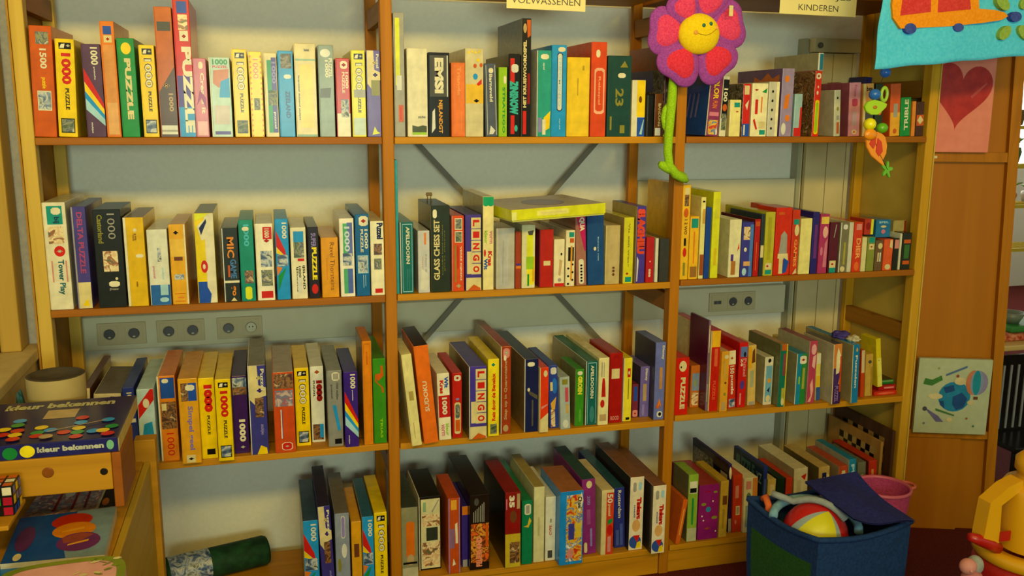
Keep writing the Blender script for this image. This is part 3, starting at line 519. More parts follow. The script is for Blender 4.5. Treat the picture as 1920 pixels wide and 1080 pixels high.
ROWS[1, 2] = [
 ('tall yellow box with dog photo beside the post', 1271, 1289, 1280, 347, 'ecb820', [('r', .2, .9, .85, .97, 'C'), ('r', .2, .78, .8, .9, 'p3'), ('e', .15, .66, .8, .76, 'DO'), ('t', '1 2 WO', .3, .48, .7, .64, 'BR'), ('r', .3, .36, .6, .44, 'K'), ('e', .2, .24, .7, .34, 'R'), ('r', .3, .04, .6, .18, 'OL')], {}),
 ('yellow box with teal square at top', 1290, 1307, 1297, 406, 'f0b81c', [('r', .1, .82, .9, .97, 'T'), ('r', .4, .25, .55, .76, 'O'), ('r', .1, .03, .9, .2, '9a6a2c')], {}),
 ('narrow cream box with brown foot', 1309, 1318, 1313, 370, 'e8dc88', [('r', .2, .94, .8, .96, 'K'), ('r', .3, .68, .95, .86, 'd0a040'), ('r', 0, .04, .95, .3, 'a04c20')], {}),
 ('plain deep blue box', 1319, 1329, 1325, 389, '1c449c', [], {}),
 ('tall lemon box with faint lettering', 1331, 1345, 1336, 360, 'dcdc20', [('r', .25, .7, .85, .92, 'd0cc30'), ('r', .3, .15, .7, .35, 'd8b820')], {}),
 ('white box with small purple and brown figure', 1364, 1386, 1367, 412, 'e4dcb0', [('r', .15, .28, .4, .4, 'P'), ('r', .2, .04, .6, .28, 'b07030'), ('g', 'R', [(.7, .45), (.9, .5), (.85, .6)]), ('g', 'W', [(.6, .2), (.9, .3), (.8, .5)])], dict(lc='dcd4a8', yb=405, lf=[('e', .3, .15, .7, .3, '8a9050'), ('e', .2, .65, .4, .72, '707860')])),
 ('blue and purple box with yellow picture', 1387, 1409, 1389, 417, '3c3a98', [('r', .12, .68, .9, .92, 'p6'), ('r', .7, 0, 1, .96, '4a78c8'), ('e', .2, .46, .45, .54, 'W'), ('r', .2, .2, .8, .28, 'e0a868'), ('e', .1, .02, .5, .16, 'LB')], {}),
 ('narrow red box with thin yellow line', 1410, 1421, 1415, 411, 'b81c14', [('r', .4, .1, .5, .6, 'O'), ('r', .1, .88, .9, .96, 'DO')], dict(yb=395, lc='5a1c14', tf='2c3028')),
 ('narrow dark slate and cream box', 1422, 1429, 1425, 402, '2c3840', [('r', 0, .3, 1, .5, 'C')], dict(yb=388)),
 ('lime box with teal foot and green lettering', 1430, 1448, 1437, 398, 'bcb42c', [('r', .25, .25, .65, .92, 'a8a020'), ('r', .15, .1, .85, .2, 'C'), ('jig', .4, .15, .12, 'R', .12), ('r', .15, .02, .85, .09, 'T')], {}),
 ('broad red box with castle figure', 1449, 1479, 1457, 390, 'd02c08', [('g', 'GY', [(.25, .3), (.8, .3), (.75, .6), (.55, .66), (.35, .6)]), ('g', 'C', [(.2, .25), (.9, .22), (.85, .32), (.2, .32)]), ('r', .3, .02, .55, .25, 'C'), ('g', 'B', [(.55, .02), (.8, .04), (.95, .2), (.6, .26)]), ('r', .12, .9, .5, .94, 'DO')], dict(yb=382)),
 ('orange-red box with vertical cream lettering', 1480, 1494, 1486, 394, 'cc3810', [('t', 'GAMES', .35, .12, .8, .55, 'f09848'), ('e', .3, .6, .95, .78, 'C'), ('r', .1, .78, .9, .86, 'T'), ('g', 'C', [(.3, .0), (.9, .02), (.8, .1)])], {}),
 ('blank cream box', 1496, 1517, 1502, 410, 'e8dc88', [], {}),
 ('deep blue and violet narrow box', 1518, 1530, 1523, 398, '2c2478', [('r', .3, .25, .8, .8, '6a3080')], {}),
 ('magenta box with pale figures, second shelf', 1532, 1549, 1538, 402, 'b03468', [('r', .05, .84, .95, .96, 'e8c850'), ('e', .3, .6, .9, .8, 'e8b0a0'), ('g', 'PK', [(.5, .1), (.9, .1), (.9, .6), (.6, .5)]), ('e', .1, .3, .4, .45, 'PK')], {}),
 ('maroon box with red and teal foot', 1551, 1568, 1558, 417, '5a1a28', [('r', .1, .1, .85, .24, 'C'), ('jig', .45, .17, .13, 'R', .13), ('r', .1, .0, .85, .1, 'T'), ('g', 'GY', [(.4, .7), (.5, .7), (.7, .96), (.6, .96)])], {}),
 ('olive box with white edge', 1570, 1586, 1576, 417, '7a7458', [('r', 0, 0, .1, 1, 'WG'), ('rr', .3, .86, .85, .96, 'WG'), ('r', .5, .15, .75, .6, 'a8a038'), ('e', .2, .01, .8, .12, 'C')], {}),
 ('plain white narrow box beside olive one', 1587, 1595, 1592, 417, 'd0ccb0', [], {}),
 ('orange-red box with yellow lettering at right', 1596, 1612, 1603, 417, 'd83c14', [('r', .2, .85, .85, .97, 'MO'), ('t', 'DIER', .3, .25, .85, .68, 'f0a860'), ('e', .2, .02, .8, .2, 'e86c28')], {}),
 ('thin cream mini box', 1613, 1622, 1617, 445, 'dcd498', [], {}),
 ('mini green box with teal cap', 1623, 1637, 1627, 445, '889038', [('r', .1, .84, .95, 1, 'T'), ('r', .15, .64, .9, .8, 'C'), ('jig', .5, .72, .13, 'R', .13)], {}),
 ('mini multicoloured box beside mini green one', 1638, 1652, 1642, 451, '6c5434', [('e', .3, .72, .95, .92, 'C'), ('r', .3, .3, .5, .6, 'C'), ('r', .6, .3, .8, .6, 'WG')], {}),
 ('mini orange box with white figure', 1654, 1671, 1659, 449, 'e05c28', [('e', .2, .02, .85, .2, 'C'), ('g', 'C', [(.6, .75), (.95, .7), (.9, .98), (.65, .98)])], {}),
 ('mini black and orange box', 1672, 1682, 1675, 447, '26281c', [('r', .1, .68, 1, .96, 'MO')], {}),
 ('thin white mini box near the right end', 1683, 1687, 1686, 438, 'd8d4b8', [], {}),
 ('mini dark box with green picture at the right end', 1688, 1705, 1691, 437, '2a2c20', [('r', .1, .72, .9, .82, 'DO'), ('r', .2, .3, .8, .68, '3c6c30'), ('r', .1, .14, .9, .24, 'DO')], {}),
]
ROWS[2, 0] = [
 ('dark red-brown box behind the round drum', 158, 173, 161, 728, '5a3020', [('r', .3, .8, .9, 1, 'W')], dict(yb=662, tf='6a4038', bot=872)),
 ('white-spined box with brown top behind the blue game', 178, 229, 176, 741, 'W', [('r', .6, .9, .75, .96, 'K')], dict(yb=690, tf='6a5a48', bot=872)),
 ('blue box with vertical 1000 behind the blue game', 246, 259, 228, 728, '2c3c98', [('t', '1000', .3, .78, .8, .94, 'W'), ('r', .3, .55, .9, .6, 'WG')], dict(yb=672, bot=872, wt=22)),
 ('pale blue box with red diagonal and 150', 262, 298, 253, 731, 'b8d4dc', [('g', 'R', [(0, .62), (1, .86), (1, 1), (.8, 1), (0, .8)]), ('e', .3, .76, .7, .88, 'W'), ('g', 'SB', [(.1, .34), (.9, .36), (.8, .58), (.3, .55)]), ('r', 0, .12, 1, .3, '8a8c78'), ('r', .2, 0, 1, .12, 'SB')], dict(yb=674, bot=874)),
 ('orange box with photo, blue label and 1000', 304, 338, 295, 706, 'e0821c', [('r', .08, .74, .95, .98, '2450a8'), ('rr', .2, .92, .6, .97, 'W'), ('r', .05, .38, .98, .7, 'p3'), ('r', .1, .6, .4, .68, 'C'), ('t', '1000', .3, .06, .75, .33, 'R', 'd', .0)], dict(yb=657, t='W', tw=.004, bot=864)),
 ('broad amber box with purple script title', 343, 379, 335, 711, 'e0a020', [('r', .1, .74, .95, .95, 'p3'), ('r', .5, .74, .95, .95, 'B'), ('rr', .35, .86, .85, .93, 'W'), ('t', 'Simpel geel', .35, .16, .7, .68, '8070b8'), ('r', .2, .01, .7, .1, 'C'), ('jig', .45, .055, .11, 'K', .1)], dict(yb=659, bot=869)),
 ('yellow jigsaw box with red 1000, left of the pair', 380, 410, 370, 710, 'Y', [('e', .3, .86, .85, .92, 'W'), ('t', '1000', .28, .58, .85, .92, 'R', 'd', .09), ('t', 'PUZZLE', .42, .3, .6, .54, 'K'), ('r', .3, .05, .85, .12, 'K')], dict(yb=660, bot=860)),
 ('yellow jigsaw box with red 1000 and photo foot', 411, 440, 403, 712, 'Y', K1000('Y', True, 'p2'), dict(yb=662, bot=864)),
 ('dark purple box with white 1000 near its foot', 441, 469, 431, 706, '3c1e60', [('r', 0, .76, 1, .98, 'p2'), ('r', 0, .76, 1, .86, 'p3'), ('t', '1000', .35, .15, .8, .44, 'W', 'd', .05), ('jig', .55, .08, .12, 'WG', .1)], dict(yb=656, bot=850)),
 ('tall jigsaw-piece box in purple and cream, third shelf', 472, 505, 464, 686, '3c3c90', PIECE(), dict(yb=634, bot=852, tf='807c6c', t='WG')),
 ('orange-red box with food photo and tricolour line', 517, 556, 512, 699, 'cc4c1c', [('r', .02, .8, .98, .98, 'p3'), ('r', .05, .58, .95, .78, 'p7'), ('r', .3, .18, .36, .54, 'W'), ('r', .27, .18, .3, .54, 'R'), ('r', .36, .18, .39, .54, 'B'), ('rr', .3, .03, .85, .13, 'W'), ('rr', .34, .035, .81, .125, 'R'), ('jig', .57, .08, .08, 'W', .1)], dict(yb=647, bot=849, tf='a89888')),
 ('yellow jigsaw box with white 1000, third shelf', 557, 584, 551, 691, 'Y', K1000(p='p2'), dict(yb=646, bot=836)),
 ('white jigsaw box with red 1000 and orange piece', 586, 611, 580, 688, 'dcdcd0', [('jig', .5, .93, .15, 'DO', .12), ('t', '1000', .4, .54, .9, .82, 'DR', 'd', .1), ('t', 'PUZZEL', .16, .6, .3, .82, 'K'), ('r', .05, .03, .9, .24, 'p3'), ('r', .6, .06, .9, .24, 'SB')], dict(yb=642, bot=829)),
 ('grey box with barcode square and blue strip', 617, 645, 610, 696, '8c8c88', [('rr', .3, .87, .85, .98, 'W'), ('r', .38, .885, .78, .965, 'GY'), ('t', '1000 stukjes', .55, .62, .75, .84, 'DGY'), ('t', 'puzzel', .2, .64, .35, .82, 'DGY'), ('g', 'SB', [(.3, .55), (.55, .55), (.85, .22), (.65, .2)]), ('r', .4, .03, .9, .1, 'K')], dict(yb=646, bot=837)),
 ('purple box with rainbow beam and 1000, third shelf', 648, 674, 645, 698, '3c2488', RAINB(), dict(yb=651, bot=838)),
 ('tall slim orange box with thin frame line', 683, 701, 681, 640, 'e08414', [('r', .1, .02, .14, .98, 'c86c10'), ('r', .82, .02, .86, .98, 'c86c10'), ('r', .1, .97, .86, .98, 'c86c10'), ('t', 'puzzel', .35, .78, .6, .9, 'c05c10')], dict(yb=611, bot=834, lc='8a6038')),
 ('green box with orange ribbon shape', 702, 726, 700, 673, '3c8c1c', [('g', 'DO', [(.6, .92), (.78, .92), (.85, .8), (.4, .74), (.15, .78), (.35, .72), (.8, .66), (.85, .6), (.7, .6), (.65, .66), (.1, .74), (.15, .82), (.6, .83)]), ('t', 'TRIAS', .5, .06, .7, .3, 'LG')], dict(yb=655, bot=831)),
]
ROWS[2, 1] = [
 ('cream box leaning left against the post', 773, 792, 752, 666, 'e4d894', [('g', 'C', [(.3, .95), (.6, .88), (.35, .8)]), ('r', .25, .5, .75, .6, 'b09a50'), ('r', .35, .08, .42, .26, 'TN')], dict(yb=634, bot=838, fr=1)),
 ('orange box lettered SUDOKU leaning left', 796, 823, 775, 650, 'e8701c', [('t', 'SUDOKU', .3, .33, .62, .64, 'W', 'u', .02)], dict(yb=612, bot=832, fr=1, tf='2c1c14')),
 ('white box with red middle and numbers 1000', 824, 847, 819, 701, 'ece4c4', [('r', 0, .34, 1, .67, 'c0201c'), ('t', '1000', .3, .38, .75, .64, 'W', 'd', .05), ('t', 'Wit', .55, .78, .9, .95, 'B', 'd', .05), ('t', 'Kras', .15, .7, .5, .9, 'R', 'd', .05), ('t', 'kleur', .55, .06, .85, .24, 'LG'), ('t', 'vorm', .15, .06, .45, .24, 'PK')], dict(yb=660, bot=825)),
 ('red box with jigsaw mark and oval figures', 849, 867, 847, 700, 'c42418', J25([('rr', .15, .06, .85, .55, 'C'), ('rr', .25, .3, .75, .52, 'p1'), ('r', .25, .1, .75, .28, 'DO'), ('e', .3, .58, .7, .62, 'LP')]), dict(yb=658, bot=821)),
 ('purple box with cream letter tiles L I N G O, third shelf', 880, 913, 877, 688, '4838a0', LINGO(), dict(yb=638, bot=823, lc='6a6048', t='WG')),
 ('yellow box lettered Reis door de Benelux', 915, 936, 914, 674, 'f0d820', [('jig', .45, .93, .14, 'T', .12), ('t', 'Reis door de Benelux', .3, .2, .66, .82, 'R', 'u', .04), ('r', .15, .03, .8, .16, 'p1')], dict(yb=628, bot=818)),
 ('tall rust-brown box lettered Stap op in Quarantaine', 939, 958, 938, 650, 'a03c18', [('rr', .15, .87, .85, .98, 'MO'), ('jig', .5, .93, .14, 'W', .12), ('rr', .2, .84, .5, .9, 'W'), ('t', 'Stap op in Quarantaine', .25, .16, .65, .84, 'TN', 'u', .03), ('e', .15, .02, .75, .1, 'TN')], dict(yb=598, bot=813, lc='9c8e60', t='WG')),
 ('navy box with pale diagonal band', 983, 1009, 982, 674, '1c2250', [('rr', .15, .90, .7, .96, 'W'), ('g', 'TG', [(.2, .58), (.95, .5), (.95, .44), (.3, .52)]), ('e', .15, .56, .35, .61, 'W'), ('r', .5, .08, .62, .44, 'TG')], dict(yb=617, bot=810, lc='8a7448', t='WG')),
 ('orange-red box with cream slanted foot', 1011, 1028, 1011, 690, 'e03c14', [('g', 'C', [(0, 0), (1, 0), (1, .3), (0, .2)]), ('e', .35, .86, .85, .96, 'C'), ('g', 'MO', [(.1, .36), (.9, .42), (.9, .44), (.1, .4)])], dict(yb=650, bot=811, t='C')),
 ('blue box with cartoon characters', 1031, 1048, 1028, 686, '2c44a0', [('rr', .2, .86, .9, .97, 'WG'), ('e', .3, .55, .95, .8, '2c74d8'), ('g', 'e0a838', [(.1, .4), (.8, .5), (.6, .3), (.2, .3)]), ('r', .1, .02, .6, .3, 'p6'), ('r', .1, .6, .4, .74, 'C')], dict(yb=648, bot=803)),
 ('pale blue-white box with red and yellow tabs', 1051, 1070, 1049, 708, 'a8b4b0', [('r', .5, .52, .85, .8, 'c85060'), ('r', .55, .3, .85, .48, 'c8a058'), ('e', .2, .02, .8, .18, 'WG'), ('r', .2, .86, .8, .96, 'OL')], dict(yb=676, bot=805)),
 ('green box with yellow lettering', 1077, 1094, 1078, 693, '3c8c20', [('rr', .2, .9, .8, .97, 'W'), ('t', 'GROEN', .25, .56, .8, .88, 'e8e040', 'd', .06), ('e', .4, .06, .75, .3, '5aa03c')], dict(yb=666, bot=799, lc='7c7850')),
 ('teal box with white word APELDOORN, third shelf', 1097, 1119, 1097, 678, '18605c', [('r', .10, .02, .13, .98, 'LB'), ('r', .86, .02, .89, .98, 'LB'), ('r', .1, .97, .89, .98, 'LB'), ('t', 'APELDOORN', .35, .42, .65, .94, 'W'), ('e', .3, .04, .75, .3, '3c8080')], dict(yb=624, bot=797, lc='8a8468', t='WG', tf='1c6444')),
 ('cream box with red bottle drawing', 1120, 1140, 1120, 672, 'e8dca0', [('g', 'c02018', [(.25, .42), (.7, .42), (.62, .64), (.55, .7), (.35, .7), (.3, .62)]), ('e', .15, .26, .6, .38, 'c02018'), ('r', .2, .72, .3, .94, 'GY'), ('r', .45, .72, .52, .94, 'GY'), ('r', .1, .06, .8, .16, 'TN')], dict(yb=621, bot=797)),
 ('deep red box with cream sticker', 1141, 1165, 1141, 663, 'a81810', [('t', 'SPEL', .25, .93, .75, .97, 'DR', 'h'), ('t', 'ROOD', .1, .04, .8, .1, 'MO', 'h')], dict(yb=632, bot=793, st=[(.1, .64, .75, .78)])),
 ('bright yellow box with small red square', 1167, 1183, 1169, 672, 'ecd830', [('r', .4, .7, .8, .84, 'c02818'), ('e', .5, .74, .7, .8, 'W'), ('r', .5, .35, .62, .68, 'OL'), ('r', .3, .02, .8, .06, 'K')], dict(yb=640, bot=790, t='W')),
 ('small dark red box with jigsaw mark', 1184, 1196, 1186, 721, '7c2c40', [('rr', .05, .02, .95, .22, 'MO'), ('jig', .5, .12, .16, 'R', .16), ('r', .2, .5, .8, .94, 'B')], dict(yb=700, bot=783)),
 ('lilac box with pale lettering beside the tall blue one', 1198, 1216, 1199, 688, '7464b0', [('t', 'Disney', .45, .72, .8, .96, 'W'), ('r', .3, .32, .7, .66, 'TN'), ('r', .25, .03, .5, .25, 'LP')], dict(yb=664, bot=782, lc='3c3458')),
 ('tall periwinkle box with cartoon starfish', 1222, 1245, 1224, 643, '6a72b8', [('t', 'Disney', .6, .78, .88, .96, 'W'), ('r', .45, .4, .75, .68, 'c08850'), ('g', 'DO', [(.15, .16), (.5, .26), (.85, .16), (.6, .22), (.5, .14)]), ('g', 'O', [(.3, .14), (.5, .28), (.8, .14), (.55, .2)]), ('rr', .3, .03, .85, .11, 'WG'), ('e', .45, .045, .75, .095, 'K')], dict(yb=617, bot=787, lc='34344c')),
]
ROWS[2, 2] = [
 ('red box with white word PUZZLE beside the post', 1263, 1289, 1266, 672, 'd02010', [('e', .2, .76, .8, .95, 'C'), ('e', .3, .82, .42, .86, 'K'), ('t', 'PUZZLE', .35, .1, .75, .66, 'C', 'd', .06)], dict(yb=662, bot=778)),
 ('small orange and grey-blue picture box', 1293, 1310, 1296, 686, 'c86c24', [('r', .1, .4, .95, .82, '8090b0'), ('e', .3, .5, .7, .68, '8c9c70'), ('r', .1, .05, .9, .36, 'p6')], dict(yb=672, bot=764)),
 ('large maroon-covered box with lilac spine', 1314, 1326, 1321, 602, '7a6480', [('r', .3, .65, .7, .95, 'C'), ('r', .2, .1, .8, .3, 'GY')], dict(yb=583, bot=771, lc='5c1c3a')),
 ('red and yellow box with faded title', 1327, 1345, 1327, 621, 'c42010', [('r', 0, .8, 1, 1, 'e8b020'), ('r', .35, .56, .75, .78, 'd86038'), ('t', 'PUZZLE', .3, .14, .65, .38, 'e05838')], dict(yb=611, bot=771, t='C')),
 ('amber box with small dark ornament', 1347, 1363, 1350, 660, 'dc9c28', [('e', .3, .88, .9, .95, 'C'), ('jig', .6, .48, .13, 'BR', .12), ('e', .4, .26, .75, .32, 'OL'), ('r', .2, .02, .7, .16, 'TN'), ('r', .25, .55, .6, .85, 'd0a040')], dict(yb=634, bot=772)),
 ('white and red box with 150 puzzle', 1364, 1379, 1365, 658, 'c83018', [('r', 0, .76, 1, 1, 'ecdcac'), ('jig', .5, .87, .14, 'DO', .12), ('t', '150', .25, .6, .8, .74, 'W'), ('t', 'puzzle', .25, .24, .75, .58, 'W'), ('r', .1, .02, .9, .16, 'p2')], dict(yb=632, bot=766)),
 ('red box with blue picture head and Puzzle title', 1381, 1397, 1386, 643, 'c81c18', [('r', .1, .78, .95, .94, '5c78b8'), ('e', .5, .78, .8, .86, 'K'), ('t', 'Puzzel', .5, .48, .9, .76, 'MO'), ('t', '24', .15, .64, .45, .76, 'W'), ('e', .2, .28, .75, .42, '503c90'), ('r', .2, .04, .4, .22, 'MO')], dict(yb=628, bot=764)),
 ('cream and yellow box with brown animal', 1401, 1416, 1404, 648, 'd8b460', [('r', 0, .62, .4, .98, 'e8a818'), ('g', '6c3c1c', [(.4, .7), (.9, .72), (.8, .95), (.5, .9)]), ('r', .2, .3, .7, .58, 'a8a880'), ('r', .1, .0, .9, .06, 'GY')], dict(yb=630, bot=760)),
 ('white box with pale blue panel', 1430, 1446, 1434, 670, 'd8d0b4', [('r', .1, .06, .9, .82, '70a8c0'), ('e', .3, .88, .7, .97, 'K'), ('rr', .5, .84, .95, .9, 'W'), ('e', .3, .46, .8, .56, 'e09c38'), ('g', 'NB', [(.3, .3), (.7, .38), (.6, .26)]), ('e', .2, .06, .8, .2, 'C')], dict(yb=650, bot=759, lc='a89c70', t='W')),
 ('tall teal box with yellow right edge', 1457, 1471, 1460, 646, '18705c', [('r', .85, 0, 1, 1, 'd8c020'), ('r', .1, .9, .85, 1, 'c05c20'), ('r', .4, .5, .8, .85, '8a4448'), ('r', .4, .08, .8, .3, 'b0a840'), ('e', .4, .02, .85, .14, 'C')], dict(yb=614, bot=763, lc='6c6c44', tf='b07a20')),
 ('blue and green box with red jigsaw mark', 1489, 1508, 1493, 664, '1c84a8', [('r', .45, 0, 1, 1, '2c8438'), ('rr', .25, .8, .95, .96, 'W'), ('jig', .6, .88, .14, 'R', .13), ('r', .6, .3, .85, .72, 'a8a040'), ('r', .2, .4, .35, .55, 'LG')], dict(yb=645, bot=758, lc='a89c70', t='W')),
 ('pink box with ballerina drawing', 1511, 1526, 1516, 640, 'b8405c', [('e', .2, .78, .9, .95, 'e8a8a8'), ('g', 'e8b0a8', [(.4, .6), (.8, .55), (.9, .78), (.5, .75)]), ('g', 'e8a898', [(.3, .3), (.6, .4), (.8, .2), (.5, .02), (.1, .02), (.5, .12)])], dict(yb=610, bot=756, lc='b0a480', tf='904048')),
 ('small white, yellow and blue narrow box', 1528, 1537, 1531, 663, 'e0cc60', [('r', 0, .78, 1, 1, 'W'), ('r', 0, 0, 1, .28, '3858a8'), ('r', .1, .3, .9, .52, 'e8b820')], dict(yb=650, bot=751)),
 ('box with broad white cover and purple-orange spine', 1559, 1575, 1564, 646, 'd8843c', [('r', 0, 0, 1, .33, '3c2454'), ('g', '48306c', [(0, .3), (.6, .3), (.9, .52), (.3, .6), (0, .6)]), ('g', 'ecdcac', [(.3, .5), (.7, .52), (.9, .8), (.5, .95), (.3, .8)]), ('r', .8, .2, 1, .8, 'cc4418'), ('t', 'PUZZEL', .2, .03, .7, .3, '8a6ca8')], dict(yb=618, bot=758, lc='b8b090', tf='4c4438', t='W')),
 ('blue box with white vertical title, third shelf', 1595, 1608, 1600, 647, '1c7cb4', [('t', 'Puzzelen', .35, .26, .7, .82, 'W'), ('e', .4, .88, .7, .95, 'e0a838')], dict(yb=632, bot=756, lc='a09468', t='C')),
 ('slim red box with cream head at the right', 1613, 1620, 1615, 657, 'c84418', [('r', 0, .52, 1, 1, 'd8c090')], dict(yb=648, bot=745)),
 ('tan box with yellow bag tucked on top', 1621, 1635, 1624, 665, 'c8a044', [('e', .3, .78, .8, .86, 'DGY'), ('r', .7, .02, .95, .7, 'b08830')], dict(yb=650, bot=743)),
]
ROWS[3, 0] = [
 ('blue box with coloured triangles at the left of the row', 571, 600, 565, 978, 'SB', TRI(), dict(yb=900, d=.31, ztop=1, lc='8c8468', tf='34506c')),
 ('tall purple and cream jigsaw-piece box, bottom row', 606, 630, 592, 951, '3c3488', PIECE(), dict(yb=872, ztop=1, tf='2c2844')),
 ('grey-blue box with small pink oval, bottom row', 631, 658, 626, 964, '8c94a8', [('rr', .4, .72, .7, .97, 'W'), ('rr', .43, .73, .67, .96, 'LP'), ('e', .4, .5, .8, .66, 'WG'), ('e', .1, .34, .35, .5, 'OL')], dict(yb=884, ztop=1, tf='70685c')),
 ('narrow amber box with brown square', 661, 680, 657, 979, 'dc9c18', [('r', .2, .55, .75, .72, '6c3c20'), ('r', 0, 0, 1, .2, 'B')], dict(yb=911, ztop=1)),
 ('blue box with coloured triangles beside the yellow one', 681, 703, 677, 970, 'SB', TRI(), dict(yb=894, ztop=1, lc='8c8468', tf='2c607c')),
 ('yellow jigsaw box with white 1000, bottom row', 704, 728, 701, 962, 'Y', K1000(p='p3'), dict(yb=888, ztop=1)),
]
ROWS[3, 1] = [
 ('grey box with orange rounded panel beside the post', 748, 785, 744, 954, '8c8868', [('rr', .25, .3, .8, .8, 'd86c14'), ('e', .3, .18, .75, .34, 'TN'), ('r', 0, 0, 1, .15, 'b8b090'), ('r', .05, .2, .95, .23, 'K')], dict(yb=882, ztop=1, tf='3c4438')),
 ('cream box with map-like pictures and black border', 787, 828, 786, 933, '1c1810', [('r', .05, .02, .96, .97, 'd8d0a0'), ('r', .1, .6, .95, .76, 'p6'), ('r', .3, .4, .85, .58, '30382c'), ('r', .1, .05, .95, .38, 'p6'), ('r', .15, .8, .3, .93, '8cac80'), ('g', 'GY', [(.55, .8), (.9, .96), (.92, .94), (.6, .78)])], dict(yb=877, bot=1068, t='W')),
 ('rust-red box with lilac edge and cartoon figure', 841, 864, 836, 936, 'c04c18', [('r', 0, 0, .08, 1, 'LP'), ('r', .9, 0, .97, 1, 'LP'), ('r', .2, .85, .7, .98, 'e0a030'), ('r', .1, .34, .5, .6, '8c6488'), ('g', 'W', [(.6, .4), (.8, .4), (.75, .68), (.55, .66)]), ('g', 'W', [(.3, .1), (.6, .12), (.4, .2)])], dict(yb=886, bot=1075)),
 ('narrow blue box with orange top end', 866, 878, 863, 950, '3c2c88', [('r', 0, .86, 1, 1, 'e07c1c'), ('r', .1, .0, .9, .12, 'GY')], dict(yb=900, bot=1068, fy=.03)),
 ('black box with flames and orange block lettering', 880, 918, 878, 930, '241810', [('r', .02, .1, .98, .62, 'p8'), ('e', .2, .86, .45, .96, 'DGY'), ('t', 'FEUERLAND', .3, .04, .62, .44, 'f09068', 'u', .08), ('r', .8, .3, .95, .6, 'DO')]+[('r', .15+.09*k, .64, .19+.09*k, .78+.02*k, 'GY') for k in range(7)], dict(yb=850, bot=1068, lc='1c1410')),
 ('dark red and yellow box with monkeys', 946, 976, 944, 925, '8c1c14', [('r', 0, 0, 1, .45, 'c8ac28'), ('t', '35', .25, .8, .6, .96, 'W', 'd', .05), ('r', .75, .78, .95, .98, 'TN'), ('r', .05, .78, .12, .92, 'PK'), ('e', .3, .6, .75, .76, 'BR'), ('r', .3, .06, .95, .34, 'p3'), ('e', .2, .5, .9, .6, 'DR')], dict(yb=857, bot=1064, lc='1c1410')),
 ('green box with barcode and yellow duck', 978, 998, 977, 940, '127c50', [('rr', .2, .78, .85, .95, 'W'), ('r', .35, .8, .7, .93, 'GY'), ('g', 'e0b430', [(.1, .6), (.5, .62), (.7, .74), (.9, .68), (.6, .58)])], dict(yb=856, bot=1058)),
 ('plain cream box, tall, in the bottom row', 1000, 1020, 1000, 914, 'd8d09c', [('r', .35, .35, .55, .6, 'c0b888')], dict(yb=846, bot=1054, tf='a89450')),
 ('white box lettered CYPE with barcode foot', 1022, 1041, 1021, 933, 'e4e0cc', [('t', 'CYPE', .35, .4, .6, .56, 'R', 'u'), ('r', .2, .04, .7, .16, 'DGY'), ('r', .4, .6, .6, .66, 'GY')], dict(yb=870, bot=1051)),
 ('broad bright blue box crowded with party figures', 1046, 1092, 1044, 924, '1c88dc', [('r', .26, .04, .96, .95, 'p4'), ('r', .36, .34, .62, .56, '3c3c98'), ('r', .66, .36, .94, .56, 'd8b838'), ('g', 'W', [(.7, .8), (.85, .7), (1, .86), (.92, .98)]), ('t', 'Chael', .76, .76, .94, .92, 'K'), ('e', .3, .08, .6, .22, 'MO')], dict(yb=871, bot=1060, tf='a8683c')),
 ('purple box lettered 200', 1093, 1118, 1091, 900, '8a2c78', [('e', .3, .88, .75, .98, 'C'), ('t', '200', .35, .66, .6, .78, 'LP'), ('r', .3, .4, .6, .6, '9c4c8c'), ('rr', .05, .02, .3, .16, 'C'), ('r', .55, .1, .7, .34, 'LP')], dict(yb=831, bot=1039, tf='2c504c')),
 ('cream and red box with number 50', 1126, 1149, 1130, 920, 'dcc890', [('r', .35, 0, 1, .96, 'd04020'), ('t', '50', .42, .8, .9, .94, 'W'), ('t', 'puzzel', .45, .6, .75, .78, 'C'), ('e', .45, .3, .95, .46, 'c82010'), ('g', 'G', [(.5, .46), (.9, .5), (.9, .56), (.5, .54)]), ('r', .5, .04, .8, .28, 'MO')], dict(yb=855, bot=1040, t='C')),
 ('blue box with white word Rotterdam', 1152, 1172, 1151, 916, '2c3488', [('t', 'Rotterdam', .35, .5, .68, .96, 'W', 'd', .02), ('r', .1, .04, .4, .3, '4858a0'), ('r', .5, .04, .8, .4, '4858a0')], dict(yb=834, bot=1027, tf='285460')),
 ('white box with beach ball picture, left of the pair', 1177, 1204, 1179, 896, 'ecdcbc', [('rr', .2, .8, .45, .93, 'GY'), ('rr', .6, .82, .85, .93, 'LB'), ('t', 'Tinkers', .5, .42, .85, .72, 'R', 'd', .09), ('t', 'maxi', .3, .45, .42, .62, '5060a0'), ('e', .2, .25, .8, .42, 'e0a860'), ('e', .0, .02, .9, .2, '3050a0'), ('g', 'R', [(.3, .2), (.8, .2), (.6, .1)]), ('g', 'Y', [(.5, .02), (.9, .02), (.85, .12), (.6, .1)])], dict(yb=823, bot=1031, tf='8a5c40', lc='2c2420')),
 ('white box with beach ball picture against the post', 1220, 1248, 1222, 912, 'ecdcbc', [('rr', .2, .8, .45, .93, 'GY'), ('rr', .6, .82, .85, .93, 'LB'), ('t', 'Tinkers', .5, .42, .85, .72, 'R', 'd', .09), ('t', 'maxi', .3, .45, .42, .62, '5060a0'), ('e', .2, .25, .8, .42, 'e0a860'), ('e', .0, .02, .9, .2, '3050a0'), ('g', 'R', [(.3, .2), (.8, .2), (.6, .1)]), ('g', 'Y', [(.5, .02), (.9, .02), (.85, .12), (.6, .1)])], dict(yb=834, bot=1045, tf='8a5c40', lc='2c2420', dmax=.33)),
]
